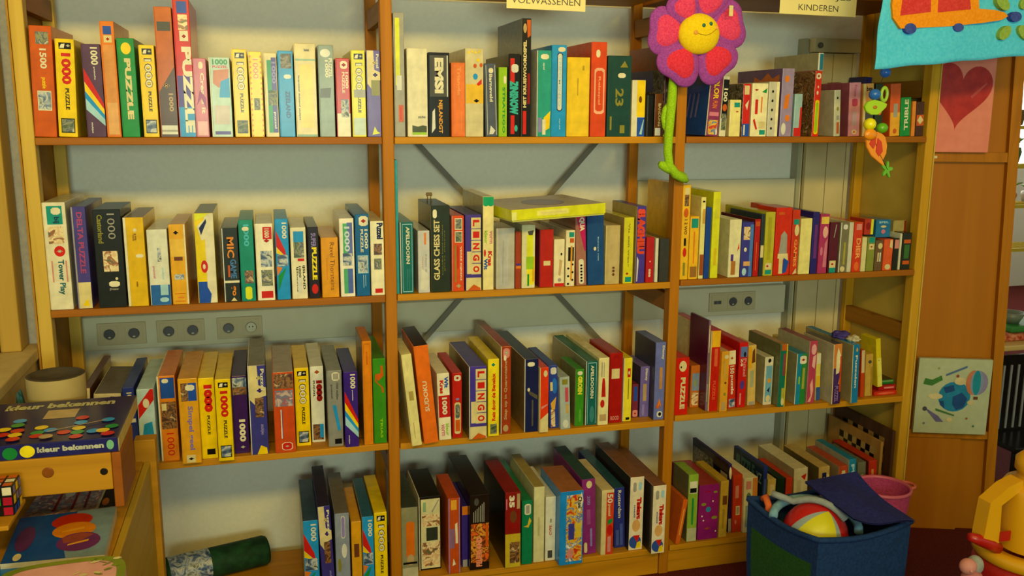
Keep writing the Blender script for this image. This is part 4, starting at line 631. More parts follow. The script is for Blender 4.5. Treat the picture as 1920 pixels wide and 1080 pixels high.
ROWS[3, 2] = [
 ('thin orange book leaning at the left, bottom row', 1266, 1275, 1282, 938, 'd8641c', [('r', .3, .2, .6, .8, 'e8a040')], dict(bot=1021, d=.2, fr=1)),
 ('lime-spined box with grey cover, bottom row', 1286, 1305, 1290, 891, '8cac34', [('r', .1, .72, .9, .9, 'W'), ('r', .15, .73, .85, .8, 'K'), ('r', 0, 0, 1, .2, 'c0bc90'), ('r', .4, .25, .6, .65, 'G')], dict(yb=862, bot=1015, lc='6c6844')),
 ('broad magenta box with stars and dots', 1307, 1345, 1309, 911, '8c1c6c', [('e', .35, .5, .6, .6, '2c84b0'), ('jig', .45, .2, .13, 'DO', .11), ('jig', .4, .88, .12, 'c8184c', .11), ('e', .1, .62, .35, .68, 'OL'), ('e', .65, .36, .95, .42, 'OL'), ('e', .7, .84, .9, .88, 'OL'), ('e', .65, .68, .72, .71, 'W'), ('e', .12, .42, .2, .45, 'W'), ('e', .2, .34, .28, .37, 'W'), ('e', .85, .12, .92, .15, 'W')], dict(yb=858, bot=1011, tf='a03428')),
 ('mustard box with brown square picture', 1347, 1362, 1350, 903, 'c8a034', [('r', .25, .58, .85, .74, '6c4018'), ('r', .3, .15, .6, .5, 'a88828')], dict(yb=858, bot=1007)),
 ('tall dark purple box with white oval', 1364, 1371, 1366, 871, '2c1c54', [('e', .1, .78, .95, .96, 'C'), ('r', 0, 0, 1, .2, 'GY')], dict(yb=812, bot=998, lc='14101c', lf=[('r', .02, .5, .6, .9, 'p5'), ('r', .8, .62, .98, .84, 'TN')])),
 ('orange-red box with small barcode', 1372, 1390, 1375, 892, 'c43c18', [('r', .2, .6, .6, .82, 'MO'), ('r', .3, .3, .75, .46, 'C'), ('r', .38, .32, .67, .44, 'GY'), ('e', .2, .14, .4, .22, 'MO')], dict(yb=848, bot=998)),
 ('white box with small puzzle scenes and orange side', 1392, 1418, 1395, 898, 'e0d8b0', [('r', .62, 0, 1, 1, 'd8883c'), ('r', .1, .8, .5, .95, 'MO'), ('r', .1, .1, .55, .5, '90a8a0'), ('e', .15, .58, .5, .74, '6c8858')], dict(yb=850, bot=998)),
 ('tall blue box with grey-green word PUZZLE cover', 1425, 1433, 1430, 875, '243480', [('r', .2, .3, .8, .8, '4860a0')], dict(yb=828, bot=992, lc='1c3048', lf=[('t', 'PUZZLE', .1, .68, .72, .92, '4c6c64', 'h', .05), ('t', 'XZ', .78, .7, .96, .86, '8c9ca8', 'h')])),
 ('small cream and mustard box behind the blue hamper', 1435, 1450, 1438, 900, 'd0b460', [('r', .2, .6, .8, .9, 'C')], dict(yb=870, bot=990)),
 ('dark green box behind the blue hamper', 1452, 1466, 1455, 897, '18301c', [], dict(yb=865, bot=988)),
 ('red-topped box behind the blue hamper', 1468, 1481, 1473, 897, 'c83c1c', [('r', 0, 0, 1, .5, 'BR')], dict(yb=852, bot=986, lc='5c3420')),
 ('tall white box with red print, bottom row', 1486, 1512, 1489, 880, 'dcd4b0', [('g', 'R', [(.5, .86), (.9, .9), (.8, .78)]), ('r', .2, .4, .5, .8, 'c8c0a0')], dict(yb=826, bot=984, lc='b0a47c')),
 ('tan box with small dark blue picture', 1532, 1553, 1535, 877, 'c8a860', [('r', .3, .72, .7, .9, 'NB'), ('e', .4, .74, .6, .82, 'Y'), ('r', .75, .6, .95, .86, 'C')], dict(yb=826, bot=980, lc='6c5c34')),
 ('rust-red striped box beside the teal spine', 1569, 1586, 1573, 875, 'b84824', [('r', .2, .4, .8, .88, 'c87058'), ('r', .3, .78, .7, .92, 'C')], dict(yb=829, bot=978, lc='a08860')),
 ('teal-blue spine with white vertical letters', 1589, 1603, 1592, 862, '1c7ca0', [('t', 'PUZZ', .25, .4, .75, .92, 'LB', 'd', .04)], dict(yb=816, bot=976, lc='a09c80')),
 ('grey-green box near the chessboards', 1606, 1621, 1609, 868, '6c6c54', [('r', .3, .3, .7, .8, '9c987c')], dict(yb=826, bot=975)),
 ('red box next to the folded chessboards', 1625, 1641, 1629, 865, 'b83018', [('r', .3, .4, .6, .86, 'e08848')], dict(yb=816, bot=973, lc='6c2818')),
]
MATR = {}
def place_row(key):
    r, b = key; prev = None
    zt = ZS[b][r]
    for i, (desc, xl, xr, xt, yt, col, decs, op) in enumerate(ROWS[key]):
        bot = op.get('bot'); yf = .004
        if bot and not op.get('ztop'):
            yf = un((xl+xr)/2, bot, 2, zt).y; yf = max(-.035, min(.06, yf))
        if 'fy' in op: yf = op['fy']
        if op.get('ztop'):                     # bottom edge out of the picture: use a lower pixel on the same front plane
            pbx = xl; yb_ = 1078
        A = un(xl, bot or pj((un(xl, 257, 1, yf).x, yf, zt))[1], 1, yf); B = un(xr, bot or 260, 1, yf)
        if op.get('ztop'): A = un(xl, 1078, 1, yf); B = un(xr, 1078, 1, yf)
        else:
            by = pj((A.x, yf, zt))[1]; A = un(xl, by, 1, yf); by2 = pj((B.x, yf, zt))[1]; B = un(xr, by2, 1, yf)
        Tp = un(xt, yt, 1, yf)
        x0 = max(A.x, X[b]+.0165); x1 = min(B.x, X[b+1]-.0165); wd = x1-x0-.0008
        if 'wt' in op: wd = un(xt+op['wt'], yt, 1, yf).x-Tp.x
        h = Tp.z-zt
        lean = math.atan2(Tp.x-A.x, Tp.z-A.z)
        if abs(lean) < math.radians(1.6): lean = 0.0
        if not op.get('fr') : lean = max(-.06, min(.06, lean))
        if prev:   # keep clear of the neighbour at the bottom and at the common height
            px1, pl, ph, pw = prev
            hh = min(h, ph)
            if x0 < px1+.0005: d_ = px1+.0005-x0; x0 += d_; wd -= d_
            need = (px1+math.tan(pl)*hh+.0006-x0)/hh
            if math.tan(lean) < need: lean = math.atan(need)
            if abs(pl) < 1e-6 and abs(lean) < math.radians(1.7): lean = 0.0
        tx = x0+math.tan(lean)*h
        if tx < X[b]+.0165: lean = max(lean, math.atan((X[b]+.0166-x0)/h))
        if tx+wd > X[b+1]-.0165 and lean > 0: lean = max(0, math.atan((X[b+1]-.0167-x0-wd)/h))
        wd = max(wd, .004)
        prev = (x0+wd, lean, h, wd)
        # depth from where the top's far edge shows
        if 'd' in op: dep = op['d']
        elif 'yb' in op and r > 0:
            dep = un(xt+20, op['yb'], 2, zt+h).y-yf
        else: dep = {0: .27, 1: .26, 2: .27, 3: .30}[r]
        if r > 0 and 'yb' in op and not (.1 < dep < .42): dep = .27
        dep = min(max(dep, .10), op.get('dmax', .372)-max(yf, 0)+0.0, .365)
        dep = min(dep, .369-yf)
        hL = h/math.cos(lean); w_ = wd*math.cos(lean) if abs(lean) > 0 else wd
        rz = w_*math.sin(lean) if lean > 0 else 0
        nm = 'booklet' if ('booklet' in desc or 'book ' in desc) else 'jigsaw_box' if ('jigsaw' in desc or 'PUZZLE' in desc.upper() or '1000' in desc) else 'game_box'
        loc = f"{BAYN[b]} bay's {ROWN[r]} shelf"
        if 'shelf' in desc or 'row' in desc: loc = f'{BAYN[b]} bay'
        root = empty(nm, (x0, yf, zt+rz+.0002), f'{desc}, {loc}', 'book' if nm == 'booklet' else 'box', rot=(0, lean, 0), group=f'boxes on the {BAYN[b]} bay\'s {ROWN[r]} shelf')
        make_box(root, w_, dep, hL, col, decs, op)
def make_box(root, w_, dep, h, col, decs, op):
    left = 'lc' in op or 'lf' in op
    cm = M(col)
    tw = op.get('tw', .0022 if 't' in op else .0014); tw = min(tw, w_*.25)
    tcol = M(op.get('t', op.get('lc', col)))
    side = 'L'
    mats = {}
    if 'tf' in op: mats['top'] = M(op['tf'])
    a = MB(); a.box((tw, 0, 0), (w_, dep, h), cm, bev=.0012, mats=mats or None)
    def P(u, v, L): return (tw+.0004+u*(w_-tw-.0008), -L, .0008+v*(h-.0016))
    decals(a, decs, P)
    a.build('lid', root)
    a = MB(); a.box((0, .0008, .0008), (tw, dep-.0008, h-.0008), tcol, mats={'left': M(op['lc'])} if 'lc' in op else None)
    if 'lf' in op:
        def Q(u, v, L): return (-L, .001+(dep-.002)*(1-u), .001+v*(h-.002))
        decals(a, op['lf'], Q)
    a.build('tray', root)
    for k, (u0, v0, u1, v1) in enumerate(op.get('st', ())):
        s = MB(); s.poly([P(*q, .001) for q in ((u0, v0), (u1, v0), (u1, v1), (u0, v1))], M('C'))
        s.box((P(u0, v0, 0)[0], -.0009, P(u0, v0, 0)[2]), (P(u1, v0, 0)[0], -.0002, P(u1, v1, 0)[2]), M('C')); s.build('price_sticker', root)
for key in ROWS: place_row(key)
#@@REST@@
# ------------------------------------------------------------------ extra boxes lying, leaning or stacked
def single(name, label, loc, size, rot, col, decs=(), op=None, cat='box', group=None):
    op = op or {}
    root = empty(name, loc, label, cat, rot=rot, group=group)
    make_box(root, size[0], size[1], size[2], col, list(decs), op)
    return root
# wide grey box balanced on its edge on the red and lilac boxes, top shelf right bay
zz = un(1531, 133, 1, .004).z
p_ = un(1533, 131, 1, .01); q_ = un(1543, 99, 1, .01)
single('game_box', 'grey box with teal end standing on top of the tall red box, top right shelf', (p_.x, .01, zz+.002), (q_.x-p_.x+.004, .25, q_.z-zz-.002), (0, 0, 0), 'WG', [('r', .25, .02, .95, .96, '2c7898')], dict(lc='a8a07c', tf='948c6c'))
# leaning pair at the end of the top shelf
a = un(1693, 163, 1, .10)
single('game_box', 'dark red box leaning behind the green TRIBLE box, top right shelf', (2.43, .284, .0005), (.03, .06, .175), (0, .10, 0), '7c2c24', [('r', .2, .5, .9, .9, 'p8')])
single('game_box', 'dark blue book-sized box leaning at the far right, top right shelf', (2.53, .276, .0005), (.028, .09, .195), (0, .10, 0), '2c2a68', [('r', 0, 0, 1, .35, 'DO')])
# three small cards boxes on the mini boxes, second shelf right
for (l, xa, xb, ya, yb_, c, dd) in (('small blue box lying on the mini boxes, second shelf', 1641, 1671, 412, 446, '2470a8', [('t', 'SPEL', .15, .8, .85, .92, 'LB', 'h'), ('e', .3, .55, .7, .68, 'C'), ('e', .35, .2, .65, .45, 'PK')]),
                                 ('small red-flowered box on the mini boxes, second shelf', 1620, 1639, 411, 441, 'b83820', [('r', .7, 0, 1, 1, 'YG'), ('e', .1, .3, .65, .8, 'DR')])):
    A = un(xa, yb_, 1, .03); B = un(xb, ya, 1, .03)
    single('card_box', l+' of the right bay', (A.x, .03, A.z+.001), (B.x-A.x, .08, B.z-A.z), (0, 0, 0), c, dd)
A = un(1703, 437, 1, .06); B = un(1709, 415, 1, .06)
A = un(1674, 437, 1, .05); single('game_box', 'beige box with dark red end lying on the mini boxes, second shelf', (A.x, .05, A.z+.0025), (2.583-A.x, .18, un(1674, 415, 1, .05).z-A.z), (0, 0, 0), 'a8985c', [('r', .84, 0, 1, 1, '7c2818')])
# flat lid on the second shelf, middle bay
o = empty('game_box', (1.201, -.099, -.2240), 'yellow-green game box lying flat on top of other boxes, second shelf', 'box', rot=(0, math.radians(-2.2), math.radians(7)))
mb = MB(); mb.box((0, 0, 0), (.288, .29, .03), M('d8d818'), bev=.0015, mats={'top': M('c0a868')})
decals(mb, [('rr', .26, .25, .60, .8, 'e8e070'), ('t', 'de postcodespel', .29, .38, .57, .66, 'C', 'h'), ('r', 0, 0, .05, .8, 'e4e488')], lambda u, v, L: (u*.288, -L, .001+v*.028))
mb.poly([(.15+.06*math.cos(k*.3), .13+.08*math.sin(k*.3), .0304) for k in range(21)], M('8a6c6c'))
mb.build('lid', o)
mb = MB(); mb.box((.003, .003, -.004), (.285, .287, 0), M('c8c860')); mb.build('tray', o)
# clip on the glass chess box
c0 = un(811, 377, 1, .16)
T = Matrix.Translation(c0)
mb = MB(); mb.tube([(-.006, 0, -.001), (-.004, 0, .01), (-.007, 0, .016), (0, 0, .021), (.007, 0, .016), (.004, 0, .01), (.006, 0, -.001)], .0018, M('7c6440'), 8); mb.box((-.009, -.004, .014), (.009, .004, .024), M('7c6440'), bev=.003)
gc = [o for o in bpy.data.objects if o.get('label', '').startswith('dark green box lettered GLASS')][0]
import mathutils
bx = mb.build('binder_clip', loc=(gc.location.x+.020, .14, -.0)); bx.location.z = ZS[1][1]+[c for c in gc.children if c.name.startswith('lid')][0].dimensions.z+.0015 if False else 0
hh = max(v.co.z for ch in gc.children for v in ch.data.vertices); bx.location.z = gc.location.z+hh+.0012
tag(bx, 'small brown clip standing on the GLASS CHESS SET box', 'clip')
# end of the third shelf, right bay
Z = ZS[2][2]
single('game_box', 'yellow box leaning left at the end of the right bay\'s third shelf', (2.499, .015, Z+.032), (.018, .08, .168), (0, -.13, 0), 'e0c81c', [('r', 0, 0, 1, .6, 'e8dc60'), ('jig', .4, .55, .14, 'OL', .05)], dict(tf='d8c01c'))
A = un(1636, 743, 1, .02)
single('game_box', 'flat red-orange box at the bottom of the small pile, third shelf right', (2.492, .02, Z+.0003), (.088, .13, .0145), (0, 0, 0), 'c83018', [('e', .1, .2, .9, .8, 'e06040')])
single('game_box', 'flat red box on the orange one in the small pile, third shelf right', (2.515, .03, Z+.0153), (.067, .13, .0155), (0, 0, 0), 'b01c1c', [('rr', .3, .3, .9, .7, 'MO')])
single('game_box', 'flat green box on top of the small pile, third shelf right', (2.517, .04, Z+.0313), (.064, .13, .016), (0, 0, 0), '1c6c28', [('r', .05, .5, .95, .9, '6c9c58')], dict(tf='3c3018'))
def rock(name, c, r, sc, mat, label, cat, seed, amp=.25):
    bm = bmesh.new(); bmesh.ops.create_icosphere(bm, subdivisions=4, radius=r)
    rnd = random.Random(seed); ph = [rnd.uniform(0, 6) for _ in range(6)]
    for v in bm.verts:
        n = v.co.normalized(); k = 1+amp*(.5*math.sin(n.x*5+ph[0])*math.sin(n.y*4+ph[1])+.3*math.sin(n.z*9+ph[2]+n.x*4)+.2*math.sin(n.y*13+ph[3]))
        v.co = Vector((n.x*sc[0], n.y*sc[1], n.z*sc[2]))*r*k
    zmin = min(v.co.z for v in bm.verts)
    mb = MB(); mb.bm(bm, mat, Matrix.Translation((0, 0, -zmin)), True)
    return tag(mb.build(name, loc=c), label, cat)
h14 = un(1564, 646, 1, 0).z
rock('purple_cloth', un(1576, 636, 2, h14+.001), .032, (1.0, .6, .45), rough_mat('purple_cloth', '2c2468', '584898', 25, .8, .3), 'crumpled purple cloth stuffed behind the boxes, third shelf right', 'cloth', 3)
rock('tissue', un(1600, 643, 2, un(1600, 647, 1, 0).z+.001), .022, (.9, .8, .5), rough_mat('tissue', 'b8ac88', 'd0c4a0', 25, .8, .3), 'crumpled cream tissue wedged behind the yellow leaning box, third shelf', 'tissue', 5, .35)
# folded chessboards against the right side board
def chess(label, x, y0, y1, z0, z1, th, border, dark, light, n):
    o = empty('chessboard', (x, y0, z0), label, 'chessboard')
    D, H = y1-y0, z1-z0
    mb = MB(); mb.box((0, 0, 0), (th, D, H), border, bev=.001)
    mb.build('frame', o)
    mb = MB(); mrg = .12*H if n == 8 else .08*H; s = (min(D, H)-2*mrg)/n
    for i in range(n):
        for j in range(n):
            m_ = dark if (i+j) % 2 else light
            y_, z_ = mrg+i*s, H-mrg-(j+1)*s
            mb.faces([(-.0006, y_+s, z_), (-.0006, y_, z_), (-.0006, y_, z_+s), (-.0006, y_+s, z_+s)], [(0, 1, 2, 3)], m_)
    mb.build('squares', o)
Zb = ZS[2][3]
chess('dark-framed wooden chessboard standing against the right side board', 2.566, .004, .33, Zb+.0003, Zb+.31, .012, wood('dark_board', '3c2414', '54341c', 2, 1, .5, False), M('1c1208'), M('9c7840'), 8)
chess('light-framed wooden chessboard standing in front of the darker one', 2.548, .035, .335, Zb+.0003, Zb+.262, .010, wood('light_board', '9c7034', 'b08440', 2, 1, .5, False), M('1c1208'), M('b89858'), 8)
# green roll on the bottom shelf, left bay
o = empty('cloth_roll', (.215, .215, -1.345), 'dark green rolled cloth with a printed paper band, lying on the bottom shelf', 'roll')
gm = rough_mat('green_cloth', '0c2c18', '1a4826', 30, .7, .3); d = Vector((.295, .085, 0)); r_ = .050; n = 28
def ring(t, r, sq=.92): 
    ax = d.normalized(); s_ = Vector((-ax.y, ax.x, 0)); c = d*t+Vector((0, 0, .0505*sq+.001))
    return [c+s_*r*math.cos(2*math.pi*k/n)+Vector((0, 0, 1))*r*sq*math.sin(2*math.pi*k/n) for k in range(n)]
mb = MB(); R = [ring(0, .046), ring(.02, .050), ring(.5, .0495), ring(.97, .0495), ring(1, .045), ring(1.0, .025), ring(.97, .023), ring(.97, .002)]
vs = sum(R, []); fs = [(i*n+k, i*n+(k+1) % n, (i+1)*n+(k+1) % n, (i+1)*n+k) for i in range(len(R)-1) for k in range(n)]
mb.faces(vs, fs, gm, True); mb.faces(R[0], [tuple(range(n))], gm); mb.build('rolled_cloth', o)
mb = MB(); a, b = ring(.03, .0508), ring(.42, .0508)
lo = [k for k in range(n) if True]
vs = a+b; mb.faces(vs, [(k, (k+1) % n, n+(k+1) % n, n+k) for k in range(0, n//2+7) if True], M('p2'), True)
mb.build('paper_band', o)

# ------------------------------------------------------------------ signs on the top board
def sign(x0p, x1p, ybp, lines, label, h):
    a = un(x0p, ybp, 1, -.008); b = un(x1p, ybp+4, 1, -.008)
    mb = MB(); W_ = b.x-a.x; mb.box((0, 0, 0), (W_, .0012, h), plain('laminated_paper', 'ecdc98', .15), bev=.0004)
    decals(mb, lines, lambda u, v, L: (u*W_, -L, v*h))
    tag(mb.build('paper_sign', loc=(a.x, -.0062, a.z), rot=(0, math.radians(.6), 0)), label, 'sign')
sign(950, 1098, 15, [('t', 'VOLWASSENEN', .06, .16, .93, .36, 'DGY', 'h', 0)], 'cream paper sign reading VOLWASSENEN above the middle bay', .09)
sign(1462, 1605, 25, [('t', 'KINDEREN', .24, .14, .76, .33, 'DGY', 'h', 0), ('t', 'SPELLETJES', .14, .46, .92, .66, 'DGY', 'h', 0)], 'cream paper sign ending in KINDEREN above the right bay', .09)

# ------------------------------------------------------------------ plush flower hanging on the upright
PL = -.05
def pp(x, y, Y): return un(x, y, 1, Y)
purple = rough_mat('plush_purple', '8c3c98', 'a84cb0', 220, 1, .12); pinkp = rough_mat('plush_pink', 'd03468', 'e84c74', 220, 1, .12)
redp = rough_mat('plush_red', 'd02844', 'e43c54', 220, 1, .12); yel = rough_mat('plush_yellow', 'e4c010', 'f0d020', 220, 1, .12)
lime = rough_mat('plush_lime', '88b818', 'a4d024', 220, 1, .12)
fc = pp(1309, 64, -.075); px_ = (pp(1347, 64, -.075)-fc).length/38
o = empty('plush_flower', fc, 'plush flower with yellow smiling face, pink petals and green stem tied to the post', 'plush toy')
def rotz(a): return Matrix.Rotation(a, 4, 'Y')
FT = Matrix.Rotation(math.radians(0), 4, 'Z')
def petal(ang, dist, ln, wd, m_in, dy=0, tip=.3):
    A = math.radians(ang); c = Vector((math.cos(A), 0, math.sin(A)))
    for which in (0, 1):
        bm = bmesh.new(); bmesh.ops.create_uvsphere(bm, u_segments=24, v_segments=16, radius=1)
        k = 1 if which == 0 else .70
        for v in bm.verts:
            x, y, z = v.co
            w_ = wd*(1+tip*x)*k
            notch = .16*math.exp(-(z*z)*9)*max(0, x)
            v.co = Vector((x*(1-notch)*ln*k+(0 if which == 0 else .0), y*(.016 if which == 0 else .015), z*w_))
        mb = MB(); R_m = Matrix.Rotation(-A, 4, 'Y')
        T = Matrix.Translation(c*dist*px_+Vector((0, .012+dy-(.006 if which else 0), 0))) @ R_m
        mb.bm(bm, purple if which == 0 else m_in, T, True)
        if which == 0: base = mb.build('petal', o)
        else: mb.build('petal_lining', base)
P_ = px_
petal(176, 54, 39*P_, 39*P_, pinkp, 0); petal(238, 56, 38*P_, 40*P_, redp, -.006); petal(312, 56, 38*P_, 40*P_, redp, -.002)
petal(16, 60, 38*P_, 40*P_, pinkp, .004); petal(72, 58, 34*P_, 36*P_, pinkp, .0); petal(122, 50, 30*P_, 30*P_, pinkp, -.008)
mb = MB(); mb.ball((0, -.004, 0), 1, yel, None, (38*P_, .028, 34*P_), 36); fo = mb.build('face', o)
def onface(xp, yp): 
    x = (xp-1309)*P_; z = (64-yp)*P_; q = max(0, 1-(x/(38*P_))**2-(z/(34*P_))**2)
    return Vector((x, -.004-.028*math.sqrt(q)-.0006, z))
for ex in (1310, 1324):
    mb = MB(); mb.ball(onface(ex, 51 if ex == 1310 else 48), 3.4*P_, M('2c6c58'), None, (1, .4, 1), 12); mb.build('eye', fo)
mb = MB(); mb.tube([onface(1299+i*3.6, 64+6.5*math.sin(math.pi*i/10)-i*.8) for i in range(11)], .0009, M('a08010'), 6); mb.build('mouth', fo)
for ex, ey in ((1296, 63), (1336, 54)):
    mb = MB(); mb.ball(onface(ex, ey), 4*P_, M('e8a040'), None, (1, .2, 1), 12); mb.build('cheek', fo)
mb = MB(); mb.box((-.006, -.001, -.014), (.006, 0, .014), M('C'), Matrix.Translation(((1359-1309)*P_, -.030, (64-26)*P_))); mb.build('sewn_label', o)
def relp(x, y, Y): return pp(x, y, Y)-fc
mb = MB(); st = [(1270, 118), (1262, 150), (1260, 185), (1257, 215), (1254, 250), (1252, 285), (1255, 310), (1266, 326), (1280, 333), (1289, 340)]
mb.tube([relp(x, y, -.045+(.02 if i > 7 else 0)) for i, (x, y) in enumerate(st)], [.011, .012, .0135, .0135, .013, .0125, .0125, .0135, .015, .006], lime, 16); so = mb.build('stem', o)
mb = MB(); mb.tube([relp(x, y, -.035) for x, y in ((1256, 195), (1248, 205), (1244, 220), (1246, 238), (1252, 248), (1244, 256))], [.009, .010, .008, .007, .008, .003], lime, 12); mb.build('leaf', so)
mb = MB(); mb.tube([relp(x, y, -.045) for x, y in ((1236, 306), (1241, 309), (1248, 316), (1256, 322))], [.007, .0125, .010, .008], lime, 12); mb.build('leaf', so)

# ------------------------------------------------------------------ blue appliqué banner
YB = -.25
b0 = un(1640, 130, 1, YB); b1 = un(1990, 98, 1, YB)
cyan = rough_mat('cyan_cloth', '48c4f8', '5cd0ff', 120, .9, .3)
o = empty('wall_hanging', (b0.x, YB, b0.z), 'cyan cloth hanging with an orange vehicle and a green flower, top right', 'banner')
def bw(x, z): return .004*math.sin(x*22)+.003*math.sin(z*30+x*9)
Wb = b1.x-b0.x; sl = (b1.z-b0.z)/Wb; Hb = .34; nx, nz = 44, 30
mb = MB(); vs = []; 
for s_ in (0, .002):
    for j in range(nz+1):
        for i in range(nx+1):
            x = Wb*i/nx; z = Hb*j/nz+sl*x*(1-j/nz)
            z += -.0015*math.sin(x*40)*(1-j/nz); xx = x+ .010*(j/nz) + (.003*math.sin(z*40) if i == 0 else 0)
            vs.append((xx, bw(x, z)+s_, z))
fs = []; N_ = (nx+1)*(nz+1)
for j in range(nz):
    for i in range(nx):
        a = j*(nx+1)+i; fs.append((a, a+1, a+nx+2, a+nx+1)); fs.append((N_+a+nx+1, N_+a+nx+2, N_+a+1, N_+a))
for i in range(nx): fs.append((i+1, i, N_+i, N_+i+1)); a = nz*(nx+1)+i; fs.append((a, a+1, N_+a+1, N_+a))
for j in range(nz): a = j*(nx+1); fs.append((a, a+nx+1, N_+a+nx+1, N_+a)); a += nx; fs.append((a+nx+1, a, N_+a, N_+a+nx+1))
mb.faces(vs, fs, cyan, True); mb.build('cloth', o)
def appl(name, pts, mat, lift, parent=None):
    q = [un(x, y, 1, YB)-Vector((b0.x, YB, b0.z)) for x, y in pts]
    T = Matrix.Translation((0, -.0085-lift, 0)) @ Matrix.Rotation(math.radians(90), 4, 'X')
    mb = MB(); n = len(q)
    vs = [(v.x, -.0085-lift, v.z) for v in q]+[(v.x, .006, v.z) for v in q]
    mb.faces(vs, [tuple(range(n)), tuple(range(2*n-1, n-1, -1))]+[(i, n+i, n+(i+1) % n, (i+1) % n) for i in range(n)], mat)
    return mb.build(name, parent or o)
felt_o = rough_mat('orange_felt', 'e88c14', 'f49c20', 150, 1, .4); felt_r = rough_mat('red_felt', 'c83434', 'd84444', 150, 1, .4)
felt_b = rough_mat('blue_felt', '3448a0', '4458b0', 150, 1, .4); felt_g = rough_mat('green_felt', '86a848', '98b858', 150, 1, .4)
def ell(cx, cy, rx, ry, n=20, a0=0):
    ca, sa = math.cos(a0), math.sin(a0)
    return [(cx+rx*math.cos(t)*ca-ry*math.sin(t)*sa, cy+rx*math.cos(t)*sa+ry*math.sin(t)*ca) for t in (-2*math.pi*k/n for k in range(n))]
van = appl('van_body', [(1685, 54), (1776, 50), (1842, 43), (1874, 38), (1886, 31), (1880, 24), (1861, 19), (1832, 17), (1831, -14), (1820, -40), (1690, -40), (1672, -10), (1669, 10), (1671, 34)], felt_o, .0)
appl('van_window', [(1684, 30), (1741, 23), (1742, -28), (1692, -28)], felt_r, .001, van); appl('van_window', [(1754, 24), (1816, 18), (1812, -28), (1757, -28)], felt_r, .001, van)
appl('van_wheel', ell(1703, 54, 11, 10), felt_b, .0015, van); appl('van_wheel', ell(1793, 52, 9.5, 8), felt_b, .0015, van)
fl_ = appl('flower_petal', ell(1880, 62, 15, 9, 20, math.radians(-55)), felt_g, .002)
for cx, cy, a_ in ((1876, 6, 55), (1917, 62, 55), (1920, 4, -55)): appl('flower_petal', ell(cx, cy, 16, 10, 20, math.radians(a_)), felt_g, .002)
appl('flower_center', ell(1899, 32, 10.5, 9.5), felt_b, .004)
mb = MB(); mb.tube([(0, 0, Hb-.004), (Wb+.02, 0, Hb-.004)], .007, pine_x, 12); mb.build('hanging_rod', o)
for xx in (.04, Wb-.03):
    mb = MB(); mb.tube([(xx, 0, Hb), (xx, 0, 1.25-b0.z)], .0015, M('W'), 6); mb.build('cord', o)

# ------------------------------------------------------------------ hanging bead toy
YT = -.16
o = empty('hanging_toy', un(1641, 202, 1, YT), 'string of coloured wooden beads with a carrot shape hanging in front of the right bay', 'hanging toy')
oo = o.location.copy(); u_ = (un(1651, 202, 1, YT)-un(1641, 202, 1, YT)).length/10
def rel(x, y, d=0): return un(x, y, 1, YT+d)-oo
gloss = lambda h: plain('bead_'+h, h, .25)
def bead(x, y, rx, ry, h, nm, d=0, f=.8):
    mb = MB(); mb.ball(rel(x, y, d), u_, gloss(h), None, (rx, min(rx, ry)*f, ry), 20); return mb.build(nm, o)
bead(1660, 136, 8.5, 8.5, '2a68c8', 'blue_bead', 0, 1); bead(1640, 177, 9.5, 9, '2a6cd0', 'blue_bead', 0, 1)
bead(1631, 233, 10, 10, 'f0e414', 'yellow_bead', 0, 1); bead(1654, 240, 9.5, 8.5, '64b020', 'green_bead', 0, 1)
mb = MB(); c = rel(1658, 177, .012); vs = []; n1, n2 = 24, 10
for i in range(n1):
    A = 2*math.pi*i/n1
    for k in range(n2):
        B_ = 2*math.pi*k/n2; vs.append(c+Vector(((5.4+2.6*math.cos(B_))*math.cos(A)*u_, 2.6*math.sin(B_)*u_, (10.5+3.2*math.cos(B_))*math.sin(A)*u_)))
mb.faces(vs, [(i*n2+k, ((i+1) % n1)*n2+k, ((i+1) % n1)*n2+(k+1) % n2, i*n2+(k+1) % n2) for i in range(n1) for k in range(n2)], gloss('9cc83c'), True); mb.build('green_ring', o)
def slab(pts, h, nm, d=0, t=.008, par=None):
    q = [rel(x, y, d) for x, y in pts]; n = len(q); mb = MB()
    bm = bmesh.new(); f = [bm.verts.new((v.x, v.y, v.z)) for v in q]; fa = bm.faces.new(f)
    ex = bmesh.ops.extrude_face_region(bm, geom=[fa]); 
    for v in [g for g in ex['geom'] if isinstance(g, bmesh.types.BMVert)]: v.co.y += t
    bmesh.ops.recalc_face_normals(bm, faces=bm.faces); bmesh.ops.bevel(bm, geom=list(bm.edges), offset=.0012, segments=2, affect='EDGES')
    mb.bm(bm, gloss(h)); return mb.build(nm, par or o)
s_ = slab([(1622, 200), (1628, 191), (1640, 187), (1652, 190), (1664, 195), (1662, 201), (1655, 208), (1647, 215), (1634, 215), (1625, 209)], 'a8d41c', 'bird_shape', -.006, .010)
mb = MB(); mb.ball(rel(1641, 201, -.007), 4*u_, gloss('b87820'), None, (1, .3, .7)); mb.build('eye', s_)
bead(1632, 252, 12, 9, 'f0941c', 'orange_bead', -.004, .6)
s_ = slab([(1624, 256), (1636, 248), (1650, 247), (1660, 256), (1664, 272), (1662, 288), (1656, 300), (1660, 314), (1648, 304), (1634, 292), (1626, 276)], 'f0941c', 'carrot_shape')
slab([(1630, 270), (1636, 258), (1644, 255), (1642, 272), (1638, 280)], 'd03c1c', 'red_inlay', -.0015, .003, s_); slab([(1646, 258), (1654, 266), (1656, 284), (1648, 294), (1642, 284)], 'd03c1c', 'red_inlay', -.0015, .003, s_)
pts = []
for k in range(40):
    A = 2*math.pi*k/40; r_ = 9.5+4.5*math.cos(5*A+.6); pts.append((1664+r_*.8*math.cos(A), 318+r_*1.2*math.sin(A)))
slab(pts, '6cb830', 'flower_shape')
zt_ = un(1664, 118, 1, YT).z
